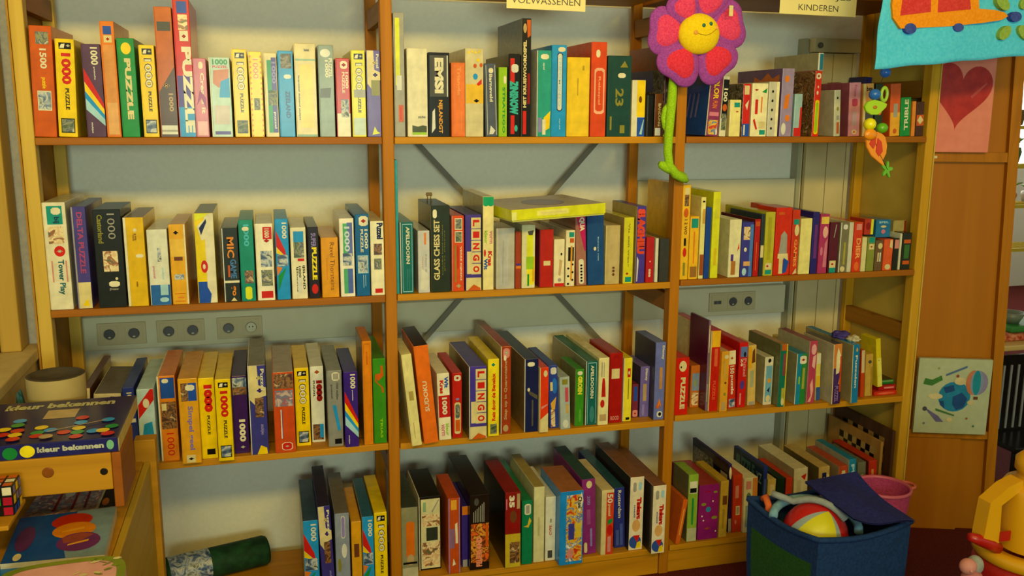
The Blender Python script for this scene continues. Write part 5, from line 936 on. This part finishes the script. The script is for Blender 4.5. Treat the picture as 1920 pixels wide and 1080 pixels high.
mb = MB(); mb.tube([rel(1662, 110), rel(1660, 136), rel(1650, 158), rel(1641, 177), rel(1640, 200), rel(1640, 225), rel(1634, 250), rel(1650, 290), rel(1664, 318)], .0009, M('K'), 6); mb.build('cord', o)
mb = MB(); mb.tube([rel(1662, 110), Vector((rel(1662, 110).x, rel(1662, 110).y, 1.25-oo.z))], .0009, M('K'), 6); mb.build('cord', o)

# ------------------------------------------------------------------ framed panel with two canvases to the right of the shelves
P0 = Vector((2.7316, .0923, FL)); e_ = Vector((.937, -.349, 0)).normalized(); n_ = Vector((-.349, -.937, 0)).normalized()
ang = math.atan2(e_.y, e_.x)
o = empty('room_divider', P0, 'tall stained wooden panel with rails, right of the shelves', 'panel', rot=(0, math.radians(-2.2)*0, ang))
SK = -.040     # the right edge leans slightly
L0, R0, TOPZ = -.098, .285, 2.3
def skx(z, s=1): return -.055*(z)/1.6*(1 if s > .1 else 0)
def board(nm, s0, s1, z0, z1, y0, y1, mat):
    mb = MB(); vs = [(s+skx(z, s), y, z) for z in (z0, z1) for y in (y0, y1) for s in (s0, s1)]
    mb.faces(vs, [(0, 2, 3, 1), (4, 5, 7, 6), (0, 1, 5, 4), (2, 6, 7, 3), (0, 4, 6, 2), (1, 3, 7, 5)], mat); return mb.build(nm, o)
board('back_panel', L0, R0-.03, 0.0, TOPZ, .012, .018, door_w)
board('stile', R0-.032, R0, 0, TOPZ, -.012, .020, pine_z)
board('rail', L0, R0-.033, 1.305, 1.336, -.010, .011, pine_z); board('rail', L0, R0-.033, .345, .372, -.010, .011, pine_z)
board('lower_panel', L0, .165, .001, .344, -.004, .011, door_w)
b_ = MB(); b_.box((-.012, -.002, -.004), (.012, 0, .004), M('W')); q = b_.build('price_sticker', o); q.location = (-.03, -.0105, 1.32)
def canvas(nm, label, s0, z0, w_, h, base, fn):
    lo = P0+e_*s0+n_*.030+Vector((0, 0, z0)); c = empty(nm, lo, label, 'painting', rot=(0, 0, ang))
    mb = MB(); mb.box((0, 0, 0), (w_, .017, h), base, bev=.001)
    mb.build('canvas', c); m2 = MB(); fn(m2, w_, h); m2.build('painted_picture', c)
def heart(mb, w_, h):
    N = 48; pts = []
    for k in range(N):
        t = 2*math.pi*k/N; x = 16*math.sin(t)**3; y = 13*math.cos(t)-5*math.cos(2*t)-2*math.cos(3*t)-math.cos(4*t)
        A = -.10; pts.append((w_*.46+(x*math.cos(A)-y*math.sin(A))*.0059, .195+(x*math.sin(A)+y*math.cos(A))*.0072))
    mb.poly([(x, -.0006, z) for x, z in pts[::-1]], rough_mat('heart_red', 'a81c20', 'c02c28', 30, .35, .2))
    for dx in (.0,): mb.poly([(w_*.62, -.0009, h*.5), (w_*.86, -.0009, h*.62), (w_*.88, -.0009, h*.61), (w_*.65, -.0009, h*.48)], M('c85050'))
canvas('painting', 'pink canvas with a big red heart on the wooden panel', -.056, 1.337, .190, .36, rough_mat('pink_canvas', 'e08474', 'e88c7c', 30, .8, .2), heart)
def globe(mb, w_, h):
    def P(u, v, L): return (u*w_, -L, v*h)
    D = [('e', .30, .30, .74, .70, '2c84b0'), ('g', '28508c', [(.5, .5), (.62, .56), (.7, .48), (.66, .36), (.56, .32), (.5, .4)]), ('g', '28508c', [(.36, .62), (.5, .66), (.52, .58), (.4, .54)]), ('g', '28508c', [(.32, .44), (.38, .44), (.4, .34), (.34, .38)]),
         ('e', .66, .53, .96, .86, '9088b0'), ('e', .66, .53, .87, .86, 'c87c58'), ('e', .72, .53, .90, .86, '8898b8'), ('e', .75, .53, .86, .86, '2890a8'), ('r', .78, .47, .84, .51, '6c4830'),
         ('g', '488040', [(.08, .66), (.2, .64), (.34, .72), (.32, .78), (.2, .72), (.1, .74)]), ('g', '5c78a0', [(.38, .8), (.66, .92), (.66, .89), (.38, .77)]),
         ('e', .16, .46, .36, .54, 'd8c898'), ('e', .5, .66, .66, .76, 'd8c898'), ('e', .44, .16, .52, .22, 'd8c898'), ('e', .7, .4, .8, .46, 'd8c898'),
         ('g', '4c7c48', [(.28, .34), (.54, .26), (.54, .24), (.28, .31)]), ('g', '6c6898', [(.14, .34), (.32, .24), (.4, .16), (.3, .16), (.16, .31)]), ('e', .1, .3, .16, .36, '4c4c58'),
         ('e', .12, .12, .15, .15, '708090'), ('e', .7, .2, .73, .23, 'a06048'), ('e', .8, .1, .83, .13, '508058'), ('e', .26, .86, .29, .89, '90a060'), ('e', .52, .76, .56, .8, 'a04838')]
    decals(mb, D, P)
canvas('painting', 'pale canvas with a blue globe, balloon and aeroplanes on the panel', -.02, 1.39-1.022, .243, .268, rough_mat('pale_canvas', 'b0b898', 'b8c0a0', 30, .8, .2), globe)

# ------------------------------------------------------------------ the bright room beyond, seen past the panel
def simple(nm, label, cat, mb, loc=None): return tag(mb.build(nm, loc=loc), label, cat)
WX = un(1905, 400, 1, 2.6).x+.18
o = empty('wire_shelf', (WX, 2.6, FL), 'yellowed wire display shelf with small items by the bright window', 'shelf rack')
wy = plain('wire_yellow', 'd8c020', .5)
for sx in (-.35, 0, .35):
    for sy in (0, .3):
        mb = MB(); mb.tube([(sx, sy, 0), (sx, sy, 1.55)], .009, wy, 8); mb.build('upright', o)
for z in (.55, .85, 1.12, 1.38):
    mb = MB()
    for k in range(8): mb.tube([(-.36, .3*k/7, z), (.36, .3*k/7, z)], .004, wy, 6)
    mb.box((-.36, -.01, z-.012), (.36, .0, z+.012), wy); mb.build('wire_tray', o)
rnd = random.Random(4)
for z in (.862, 1.132, 1.392):
    for k in range(4):
        x = WX-.27+.16*k; c = rnd.choice(['d8a020', 'b0a890', '6c5a40', 'c86c28', '487030'])
        mb = MB(); hgt = rnd.uniform(.06, .14); mb.lathe([(.0001, 0), (.035, 0), (.05, hgt*.7), (.042, hgt), (.03, hgt), (.03, hgt*.8), (.0001, hgt*.8)], M(c), None, 16)
        if rnd.random() < .6:
            for q in range(7):
                a_ = rnd.uniform(0, 6.28); l = rnd.uniform(.04, .09)
                mb.tube([(0, 0, hgt*.8), (l*.5*math.cos(a_), l*.5*math.sin(a_), hgt+l*.7), (l*math.cos(a_), l*math.sin(a_), hgt+l*.8)], [.004, .009, .001], M('6c9020'), 6)
        simple('flower_pot', 'small pot on the yellowed wire shelf by the window', 'pot', mb, (x, 2.75, FL+z+.003))['group'] = 'small pots on the wire shelf'
# table with a red cloth and things on it, dark slatted chair
tp = un(1900, 650, 1, .42); th = tp.z-FL
o = empty('low_table', (tp.x+.35, .55, FL), 'low table with a pale top just beyond the wooden panel', 'table')
mb = MB(); mb.box((-.42, -.12, th-.022), (.45, .35, th), plain('table_top', 'd8b870', .4), bev=.004); mb.build('tabletop', o)
for sx in (-.40, .41):
    for sy in (-.10, .31): mb = MB(); mb.box((sx-.015, sy-.015, 0), (sx+.015, sy+.015, th-.023), M('K')); mb.build('leg', o)
bx_, by_ = tp.x+.35, .55
mb = MB(); mb.box((-.40, -.06, 0), (.3, .14, .028), rough_mat('red_patterned_cloth', 'a82c18', 'e0946c', 60, .9, .4), bev=.008); simple('folded_cloth', 'red patterned folded cloth on the low table', 'cloth', mb, (bx_, by_, FL+th+.0005))
mb = MB(); mb.box((-.28, -.04, 0), (.2, .10, .028), plain('green_box', '2c7c30', .5), bev=.01); simple('storage_box', 'flat green box on the folded red cloth', 'box', mb, (bx_, by_, FL+th+.029))
mb = MB(); mb.lathe([(.0001, 0), (.03, 0), (.055, .045), (.052, .045), (.028, .004), (.0001, .004)], plain('grey_bowl', '6c7868', .4), None, 24); simple('bowl', 'small grey-green bowl on the flat green box', 'bowl', mb, (bx_-.22, by_+.03, FL+th+.0575))
cp = un(1884, 668, 1, .30); cb = un(1884, 815, 1, .30)
o = empty('dark_chair', (cp.x, .30, FL), 'small dark chair with grey upright slats in front of the low table', 'chair')
h0, h1 = max(cb.z-FL, .05), cp.z-FL-.012
mb = MB(); mb.box((-.04, -.14, h0-.02), (.26, .06, h0), M('K'), bev=.004); mb.build('seat', o)
for sx in (-.03, .25):
    for sy in (-.13, .05): mb = MB(); mb.box((sx-.009, sy-.009, 0), (sx+.009, sy+.009, h0-.0205), M('K')); mb.build('leg', o)
mb = MB(); mb.box((-.04, .045, h0+.0005), (.26, .058, h1), M('K')); mb.build('backrest', o)
for k in range(6): mb = MB(); mb.box((-.028+.035*k, .040, h0+.01), (-.020+.035*k, .0445, h1-.04), plain('grey_slat', '8c9098', .4)); mb.build('slat', o)

# ------------------------------------------------------------------ left foreground stand with games
o = empty('wooden_stand', (0, -.45, FL), 'low pine stand at the left with a holed front board, carrying games', 'stand')
def lb(nm, a, b, m, bev=.002, par=None):
    q = Vector((0, -.45, FL)); mb = MB(); mb.box(Vector(a)-q, Vector(b)-q, m, bev=bev); return mb.build(nm, par or o)
pinefx = wood('stand_pine', 'a87410', 'c08818', 0, .7); pine_shaded = wood('stand_side_shaded', '884808', '9c560e', 1, .7)  # side wood is a darker orange-brown, the side's shade painted into its colour
paley = wood('stand_pale_side', 'b08c24', 'c09c30', 1, .7)
lb('top_board', (-.28, -.645, -.600), (.244, -.50, -.587), pinefx)
ap = lb('front_board', (-.28, -.665, -.662), (.244, -.646, -.587), pinefx)
q = Vector((0, -.45, FL))
for px__, py__, r_, mt in ((195, 884, .0070, M('K')), (90, 886, .0105, M('8a4c18'))):
    c = un(px__, py__, 1, -.6655)-q
    mb = MB(); mb.lathe([(r_, 0), (r_, .0006), (r_*.85, .0008), (.0001, .0003)], mt, Matrix.Translation(c) @ Matrix.Rotation(math.radians(90), 4, 'X'), 20); mb.build('peg_hole', ap)
lb('side_board', (.2445, -.665, -.700), (.262, -.50, -.587), pine_shaded)
lb('ledge', (-.28, -.79, -.672), (.088, -.666, -.663), pinefx)
lb('lower_shelf', (-.28, -.98, -.768), (.247, -.24, -.755), pinefx)
lb('lower_side', (.2475, -.98, FL), (.262, -.276, -.757), paley)
lb('back_post', (.228, -.275, FL), (.276, -.235, -.702), pinefx, .003)
lb('back_post', (-.28, -.275, FL), (-.24, -.235, -.769), pinefx, .003)
lb('front_post', (-.28, -.97, FL), (-.24, -.93, -.769), pinefx, .003)
lb('support', (-.28, -.56, -.7545), (-.25, -.52, -.601), pinefx)
# blue bead game lying on the stand
o = empty('game_box', (-.15, -.662, -.5868), 'dark blue game box lettered kleur bekennen lying on the stand', 'box')
Wg, Dg, Hg = .408, .275, .030
mb = MB(); mb.box((0, 0, 0), (Wg, Dg, Hg), M('232464'), bev=.0015, mats={'top': M('1c1a4c')})
T_ = lambda u, v, L: (u*Wg, v*Dg, Hg+L)
def xtop(px): return (px, )
tu0 = (un(3, 778, 2, -.5568).x+.15)/Wg; tu1 = (un(212, 762, 2, -.5568).x+.15)/Wg
D = [('t', 'kleur bekennen', tu0, .80, tu1, .93, 'b8b080', 'h', .05), ('r', .60, .53, .75, .74, 'TN')]
def disc(px, py, rx, col):
    v = un(px, py, 2, -.5568); u = (v.x+.15)/Wg; vv = (v.y+.662)/Dg; return ('e', u-rx/ Wg, vv-rx*1.0/Dg, u+rx/Wg, vv+rx*1.0/Dg, col)
for a in ((78, 802, 'ecc81c'), (70, 812, 'G'), (68, 818, 'R'), (95, 807, 'SB'), (120, 811, 'R'), (148, 803, 'ecc81c'), (145, 811, 'G'), (142, 819, 'R'), (155, 784, 'R'), (152, 793, 'SB'), (175, 809, 'SB'), (210, 800, 'G'), (203, 788, 'SB'), (193, 808, 'ecc81c'), (202, 814, 'R'), (8, 808, 'ecc81c'), (5, 818, 'R'), (33, 810, 'R'), (28, 818, 'ecc81c'), (38, 792, 'SB'), (34, 800, 'G'), (24, 826, 'R'), (86, 821, 'TN')): D.append(disc(a[0], a[1], .0125, a[2]))
A = un(88, 812, 2, -.5568); B = un(200, 789, 2, -.5568); nn = Vector((-(B-A).y, (B-A).x, 0)).normalized()*.0016
D.append(('g', 'TN', [((v.x+.15)/Wg, (v.y+.662)/Dg) for v in (A-nn, B-nn, B+nn, A+nn)]))
decals(mb, D, T_)
fu = lambda px: (un(px, 850, 1, -.662).x+.15)/Wg
decals(mb, [('t', 'kleur bekennen', fu(70), .35, fu(196), .72, 'b8b8a0', 'h', .05), ('e', fu(201), .2, fu(215), .85, '78b890'), ('e', fu(37), .1, fu(66), .9, 'ecd81c'), ('e', fu(4), .05, fu(33), .85, '187c38')], lambda u, v, L: (u*Wg, -L, v*Hg))
mb.build('lid', o)
mb = MB(); mb.box((Wg+.0002, .002, .001), (Wg+.0016, Dg-.002, Hg-.003), M('a89c70')); mb.build('tray', o)
# round drum behind it
o = empty('round_drum', (.083, -.315, -.7548), 'round cream box with dark hollow top behind the blue game', 'drum')
mb = MB(); mb.lathe([(.0001, 0), (.058, 0), (.061, .234), (.0605, .238)], rough_mat('drum_card', 'a8925c', 'b09a64', 20, .7, .1), None, 40); mb.build('wall', o)
mb = MB(); mb.lathe([(.0605, .238), (.058, .2395), (.052, .2395), (.050, .232), (.0001, .230)], rough_mat('drum_top', '3c3428', '4c4030', 30, .8, .2), None, 40); mb.build('dark_rim', o)
rock('teal_pouch', (.006, -.31, -.7548), .085, (.14, .30, 1.2), rough_mat('teal_cloth', '28545c', '34646c', 40, .8, .3), 'small teal cloth pouch beside the round cream box', 'pouch', 8, .15)
# colour cube
o = empty('puzzle_cube', (.031, -.745, -.6628), 'twisty colour cube with black frame on the stand ledge', 'toy')
mb = MB(); sz = .057; mb.box((0, 0, 0), (sz, sz, sz), M('K'), bev=.002); mb.build('body', o)
fr = [['K', 'C', 'K'], ['a81830', 'a81830', 'W'], ['a81830', '1c9430', 'a81830'], ['a81830', 'K', 'a81830']]
F3 = [['DR', 'a81830', 'W'], ['a81830', '1c9430', 'a81830'], ['1c9430', 'K', 'a81830']]; T3 = [['DO', 'W', 'DO'], ['DO', 'DO', 'W'], ['W', 'DO', 'DO']]; R3 = [['B', 'B', 'Y'], ['Y', 'B', 'B'], ['B', 'Y', 'B']]
mb = MB(); g = sz/3
for i in range(3):
    for j in range(3):
        a, b = i*g+.002, j*g+.002; s2 = g-.004
        mb.poly([(a, -.0005, sz-b-s2), (a+s2, -.0005, sz-b-s2), (a+s2, -.0005, sz-b), (a, -.0005, sz-b)], M(F3[j][i]))
        mb.poly([(a, b, sz+.0005), (a+s2, b, sz+.0005), (a+s2, b+s2, sz+.0005), (a, b+s2, sz+.0005)], M(T3[j][i]))
        mb.poly([(sz+.0005, a, b), (sz+.0005, a+s2, b), (sz+.0005, a+s2, b+s2), (sz+.0005, a, b+s2)], M(R3[j][i]))
mb.build('colour_squares', o)
# flat books on the lower shelf
def quadbox(nm, label, pts, z0, t, top, side, decs, cat='book', rnd_=0):
    q = [un(x, y, 2, z0+t) for x, y in pts]; c = q[3]; o = empty(nm, (c.x, c.y, z0), label, cat)
    mb = MB(); n = 4; vs = [(v.x-c.x, v.y-c.y, zz) for zz in (0, t) for v in q]
    mb.faces(vs, [(0, 1, 2, 3), (7, 6, 5, 4)], top); mb.faces(vs, [(0, 4, 5, 1), (1, 5, 6, 2), (2, 6, 7, 3), (3, 7, 4, 0)], side)
    def P(u, v, L):   # u left-right, v front-back
        a = q[3].lerp(q[2], u); b = q[0].lerp(q[1], u); k = a.lerp(b, v); return (k.x-c.x, k.y-c.y, t+L)
    mb.build('cover', o) if not decs else None
    if decs: decals(mb, decs, P); mb.build('cover', o)
    mb = MB(); vs = [((v.x-c.x)*.985+.002, (v.y-c.y)*.985+.002, zz) for zz in (.001, t-.001) for v in q]
    return o
quadbox('comic_book', 'colourful picture book under the holed board of the stand', [(75, 922), (224, 905), (216, 950), (40, 972)], -.7548, .006, M('p7'), M('WG'),
        [('r', .82, .02, 1, .98, 'K'), ('g', 'C', [(.78, .02), (.81, .02), (.86, .98), (.84, .98)]), ('e', .84, .1, .92, .4, 'O'), ('r', .3, .1, .33, .9, 'DR'), ('r', .5, .1, .53, .9, 'DR'), ('r', .64, .1, .67, .9, 'MR'), ('e', .36, .6, .48, .9, 'WG')])
quadbox('picture_book', 'blue book with overlapping orange, red and purple ovals on the stand', [(37, 972), (218, 950), (196, 1040), (0, 1058)], -.7548, .022, M('1c4c98'), M('c8c4b0'),
        [('g', '78909c', [(.6, 1), (1, 1), (1, 0), (.62, 0), (.5, .5)]), ('e', .36, .62, .78, .95, 'c02c10'), ('e', .40, .40, .84, .74, 'e08410'), ('e', .48, .12, .92, .50, '6c3068'), ('g', '984838', [(.52, .42), (.7, .5), (.84, .44), (.7, .3), (.55, .3)]), ('g', 'e8a020', [(.5, .56), (.72, .62), (.72, .57), (.5, .53)]), ('g', 'e8a020', [(.6, .27), (.8, .34), (.8, .3), (.6, .24)]), ('e', .06, .2, .24, .75, '5c2c60'), ('e', .1, .02, .18, .17, 'C')])
quadbox('blue_booklet', 'bright blue booklet in front of the blue oval book', [(0, 1062), (80, 1053), (60, 1082), (-30, 1092)], -.7548, .012, M('1c70c8'), M('1c5ca8'), [('g', 'LB', [(.3, .4), (.6, .3), (.5, .6)])])
c0 = un(130, 1075, 2, -.72)
mb = MB(); N = 40; pts = []
for k in range(N):
    t = 2*math.pi*k/N; sx = math.copysign(abs(math.cos(t))**.5, math.cos(t)); sy = math.copysign(abs(math.sin(t))**.5, math.sin(t)); pts.append((sx*.105, sy*.10))
def slabz(mb, pts, z0, z1, mat):
    n = len(pts); vs = [(x, y, z0) for x, y in pts]+[(x, y, z1) for x, y in pts]
    mb.faces(vs, [tuple(range(n-1, -1, -1)), tuple(range(n, 2*n))]+[(i, (i+1) % n, n+(i+1) % n, n+i) for i in range(n)], mat)
o = empty('pink_tray', (c0.x-.01, -.935, -.7415), 'pink rounded tray with green leafy border at the bottom left', 'tray', rot=(0, 0, .06))
slabz(mb, pts, 0, .022, rough_mat('pink_print', 'd89890', 'e0a498', 30, .5, .1)); mb.build('pink_top', o)
mb = MB(); ins = [(x*.86, y*.86) for x, y in pts]; n = N
vs = [(x, y, .0226) for x, y in pts]+[(x, y, .0226) for x, y in ins]; mb.faces(vs, [(i, (i+1) % n, n+(i+1) % n, n+i) for i in range(n)], M('788828'))
rnd = random.Random(2)
for k in range(16):
    x, y = .05+rnd.uniform(-.03, .04), .05+rnd.uniform(-.03, .035); mb.poly([(x+.008*math.cos(a), y+.005*math.sin(a+k), .023+.00005*k) for a in (0, 1.2, 2.4, 3.6, 4.8)], M(rnd.choice(['C', '788828', '4c7028'])))
mb.build('leafy_border', o)

# ------------------------------------------------------------------ blue toy hamper on the carpet
zr = -1.02
cor = [un(1403, 935, 2, zr), un(1535, 1013, 2, zr), un(1708, 978, 2, zr), un(1580, 903, 2, zr)]
cen = sum(cor, Vector())/4; o = empty('toy_hamper', (cen.x, cen.y, FL), 'square blue mesh toy hamper with an open lid on the red carpet', 'hamper')
q = Vector((cen.x, cen.y, FL)); zt2 = zr-FL
fab = rough_mat('blue_fabric', '14305c', '1c3c70', 120, .8, .3); grn = rough_mat('green_mesh', '204c20', '2a5c24', 200, .9, .4); nav = rough_mat('navy_lid', '1c2060', '262c74', 120, .85, .3)
C4 = [c-cen for c in cor]
def wallp(i, s, h):   # point on wall i, s along, h 0..1 height, with a slight belly
    a, b = C4[i], C4[(i+1) % 4]; p = a.lerp(b, s); k = .90+.10*h+.03*math.sin(math.pi*h)
    nrm = p.normalized(); sag = -.018*math.sin(math.pi*s)*h*h
    return Vector((p.x*k, p.y*k, zt2*h+sag))
for i in range(4):
    mb = MB(); nu, nv = 14, 10; vs = [wallp(i, u/nu, v/nv) for v in range(nv+1) for u in range(nu+1)]; vi = [Vector((p.x*.985, p.y*.985, p.z)) for p in vs]; n = len(vs)
    fs = []; fm = []
    for v in range(nv):
        for u in range(nu):
            a = v*(nu+1)+u; ed = u in (0, nu-1) or v in (0, nv-1, nv-2)
            m_ = fab if (ed or i in (1, 2)) else grn
            mb.faces([vs[a], vs[a+1], vs[a+nu+2], vs[a+nu+1]], [(0, 1, 2, 3)], m_, True); mb.faces([vi[a], vi[a+nu+1], vi[a+nu+2], vi[a+1]], [(0, 1, 2, 3)], m_, True)
    mb.build('fabric_side', o)
mb = MB(); rim = [wallp(i, s/8, 1) for i in range(4) for s in range(8)]; rim.append(rim[0]); mb.tube(rim, .008, fab, 10, False); mb.build('rim', o)
mb = MB(); mb.poly([wallp(i, 0, 0.004) for i in range(4)], fab); mb.build('base', o)
# lid flap: hinged at the right-rear corner edge, lying open over the right side
mb = MB(); nu, nv = 10, 10; fl4 = [un(1508, 905, 2, zr+.05), un(1600, 975, 2, zr+.045), un(1716, 985, 2, zr+.01), un(1606, 886, 2, zr+.055)]
vs = []; 
for s_ in (0, .004):
    for v in range(nv+1):
        for u in range(nu+1):
            a = fl4[0].lerp(fl4[3], u/nu); b = fl4[1].lerp(fl4[2], u/nu); p = a.lerp(b, v/nv)-q; p.z += .012*math.sin(u/nu*5)*math.sin(v/nv*4)+s_; vs.append(p)
N_ = (nu+1)*(nv+1); fs = []
for v in range(nv):
    for u in range(nu): a = v*(nu+1)+u; fs += [(N_+a, N_+a+nu+1, N_+a+nu+2, N_+a+1), (a, a+1, a+nu+2, a+nu+1)]
mb.faces(vs, fs, nav, True); mb.build('lid_flap', o)
mb = MB(); p = wallp(0, .22, 1); T = Matrix.Translation(p)
t1 = un(1436, 932, 2, zr+.015)-q; t2 = un(1438, 968, 2, zr-.03)-q
mb.tube([t1+Vector((-.004, .01, -.01)), t1, (t1+t2)/2+Vector((0, -.012, .006)), t2], [.009, .010, .010, .009], rough_mat('orange_ribbon', 'd8642c', 'e47038', 80, .8, .2), 8); mb.build('orange_strap', o)
# ball inside
bc = Vector((cen.x-.062, cen.y-.030, -1.072)); o = empty('beach_ball', bc, 'red and yellow ball with a pale seam inside the blue hamper', 'ball')
segs = [('R', redb := plain('ball_red', 'c8201c', .35)), ('Y', yb := plain('ball_yellow', 'd8cc18', .35)), ('W', wb := plain('ball_white', '98a8a8', .4))]
rb = .088; Rm = Matrix.Rotation(math.radians(20), 4, 'X') @ Matrix.Rotation(math.radians(-35), 4, 'Z')
for a0, a1, m_, nm in ((-100, 65, redb, 'red_panel'), (65, 80, wb, 'white_seam'), (80, 160, yb, 'yellow_panel'), (160, 175, wb, 'white_seam'), (175, 260, redb, 'red_panel')):
    mb = MB(); nu = max(2, int((a1-a0)/8)); nv = 20; Rz = Matrix.Rotation(math.radians(112), 4, 'Z') @ Matrix.Rotation(math.radians(-25), 4, 'Y')
    vs = [Rz @ Vector((rb*math.sin(math.pi*j/nv)*math.cos(math.radians(a0+(a1-a0)*i/nu)), rb*math.sin(math.pi*j/nv)*math.sin(math.radians(a0+(a1-a0)*i/nu)), rb*math.cos(math.pi*j/nv))) for j in range(nv+1) for i in range(nu+1)]
    mb.faces(vs, [(j*(nu+1)+i, (j+1)*(nu+1)+i, (j+1)*(nu+1)+i+1, j*(nu+1)+i+1) for j in range(nv) for i in range(nu)], m_, True); mb.build(nm, o)
# pale blue hoop round the ball
mb = MB(); pts = [Vector((.118*math.cos(t), .100*math.sin(t), .035+.025*math.sin(t))) for t in [math.radians(-35+190*k/16) for k in range(17)]]
mb.tube(pts, .012, rough_mat('pale_blue_cloth', '6c98b0', '80acc0', 60, .8, .3), 12); simple('hoop', 'pale blue padded hoop tucked round the ball in the hamper', 'hoop', mb, bc)
mb = MB(); pts = []
for k in range(11):
    t_ = k/10; x_, y_ = -.085+.135*t_, .090-.150*t_
    pts.append(Vector((x_, y_, max(math.sqrt(max(0, (rb+.012)**2-x_*x_-y_*y_)), .090*(1-t_)+.060*t_))))
mb.tube(pts, .0095, rough_mat('grey_band', '8c9494', '98a0a0', 60, .8, .2), 10); simple('fabric_band', 'pale grey band lying across the ball in the hamper', 'band', mb, bc)
rock('soft_toy', (cen.x+.03, cen.y+.085, -1.06), .030, (1.4, .8, .6), rough_mat('orange_toy', 'c87c28', 'd89034', 60, .9, .3), 'small orange soft toy in the hamper under its lid', 'toy', 11, .2)
# pink basket behind it
pc = un(1655, 930, 2, -1.0); pc = un(1655, 912, 1, -.125); pm = rough_mat('pink_mesh', '9c3468', 'b8447c', 200, .8, .5)
o = empty('pink_basket', (pc.x, pc.y, FL), 'round pink basket with a looped handle behind the blue hamper', 'basket')
mb = MB(); Hh = pc.z-FL; rr_ = .085
prof = [(.0001, 0), (.06, 0), (.07, Hh*.3), (rr_, Hh), (rr_-.004, Hh), (.066, Hh*.3), (.056, .004), (.0001, .004)]
mb.lathe(prof, pm, None, 36); mb.build('bowl', o)
mb = MB(); mb.lathe([(rr_+.004, Hh-.005), (rr_+.005, Hh+.001), (rr_+.001, Hh+.005), (rr_-.005, Hh+.001), (rr_-.004, Hh-.005)], plain('pink_plastic', 'd0607c', .4), None, 36); mb.build('rim', o)
mb = MB(); mb.tube([(rr_+.0+.03*math.sin(t)*1.0, .025*math.cos(t)*1.2-.0, Hh-.005-.0*t) for t in [math.pi*k/12 for k in range(13)]], .005, plain('pink_handle', 'd8685c', .4), 10); mb.build('handle', o)
# ------------------------------------------------------------------ yellow and red plastic toy bottom right
tc_ = un(1932, 1040, 1, -.75); o = empty('plastic_toy', (tc_.x, -.75, FL), 'yellow and red plastic tower toy at the bottom right', 'toy')
yp = plain('toy_yellow', 'e8a814', .25); rp = plain('toy_red', 'b81c10', .3); zb = tc_.z-FL
U = (un(1942, 1040, 1, -.75)-tc_).length/10
mb = MB(); mb.lathe([(.0001, 0), (82*U, 0), (78*U, zb-.03), (74*U, zb), (.0001, zb)], rp, None, 48); mb.build('red_base', o)
mb = MB(); mb.lathe([(76*U, zb-.002), (80*U, zb+.004), (80*U, zb+.022), (74*U, zb+.030), (60*U, zb+.030), (60*U, zb)], yp, None, 48); mb.build('yellow_collar', o)
mb = MB(); h2 = zb+.03; mb.lathe([(50*U, h2), (50*U, h2+88*U), (44*U, h2+98*U), (30*U, h2+104*U), (30*U, h2+112*U), (34*U, h2+116*U), (34*U, h2+132*U), (26*U, h2+140*U), (.0001, h2+142*U)], yp, None, 48); mb.build('yellow_drum', o)
T = lambda x, y, d: (un(x, y, 1, -.75+d)-Vector((tc_.x, -.75, FL)))
mb = MB(); pts = [T(1833, 1005, 0), T(1846, 938, 0), T(1880, 908, 0), T(1906, 895, 0), T(1906, 912, 0), T(1867, 942, 0), T(1862, 1012, 0)]
n = len(pts); vs = [p+Vector((0, -.02, 0)) for p in pts]+[p+Vector((0, .02, 0)) for p in pts]
mb.faces(vs, [tuple(range(n-1, -1, -1)), tuple(range(n, 2*n))]+[(i, (i+1) % n, n+(i+1) % n, n+i) for i in range(n)], yp); mb.build('yellow_chute', o)
mb = MB(); mb.tube([T(1818, 1006, -.01), T(1835, 1012, -.01), T(1856, 1020, -.01), T(1870, 1028, -.01)], [.010, .014, .016, .016], rp, 14); mb.build('red_lip', o)
mb = MB(); mb.box((T(1861, 1008, 0).x, -.024, T(1861, 1008, 0).z), (T(1882, 988, 0).x, -.0205, T(1882, 988, 0).z), rp); mb.build('red_gate', o)
# pink doll
pd = un(1815, 1062, 1, -.80); o = empty('pink_doll', (pd.x, -.80, FL), 'small pink doll with a grey-white bonnet beside the plastic toy', 'doll')
hz = pd.z-FL; sk = plain('pink_skin', 'd88c80', .6)
mb = MB(); mb.lathe([(.0001, 0), (.045, 0), (.042, hz*.5), (.030, hz-.06), (.022, hz-.02), (.0001, hz-.01)], rough_mat('pink_dress', 'b86c68', 'c87c74', 60, .9, .3), Matrix.Translation((.015, 0, 0)), 24); mb.build('body', o)
mb = MB(); mb.ball((0, 0, hz), .021, sk, None, (1, .9, .95)); mb.ball((-.006, -.018, hz-.003), .004, sk, None); mb.ball((.018, -.004, hz-.03), .014, sk); mb.build('head', o)
mb = MB(); mb.ball((.030, .01, hz-.005), .022, rough_mat('bonnet', '98988c', 'a8a89c', 60, .9, .3), None, (.9, .9, 1.1)); mb.build('bonnet', o)
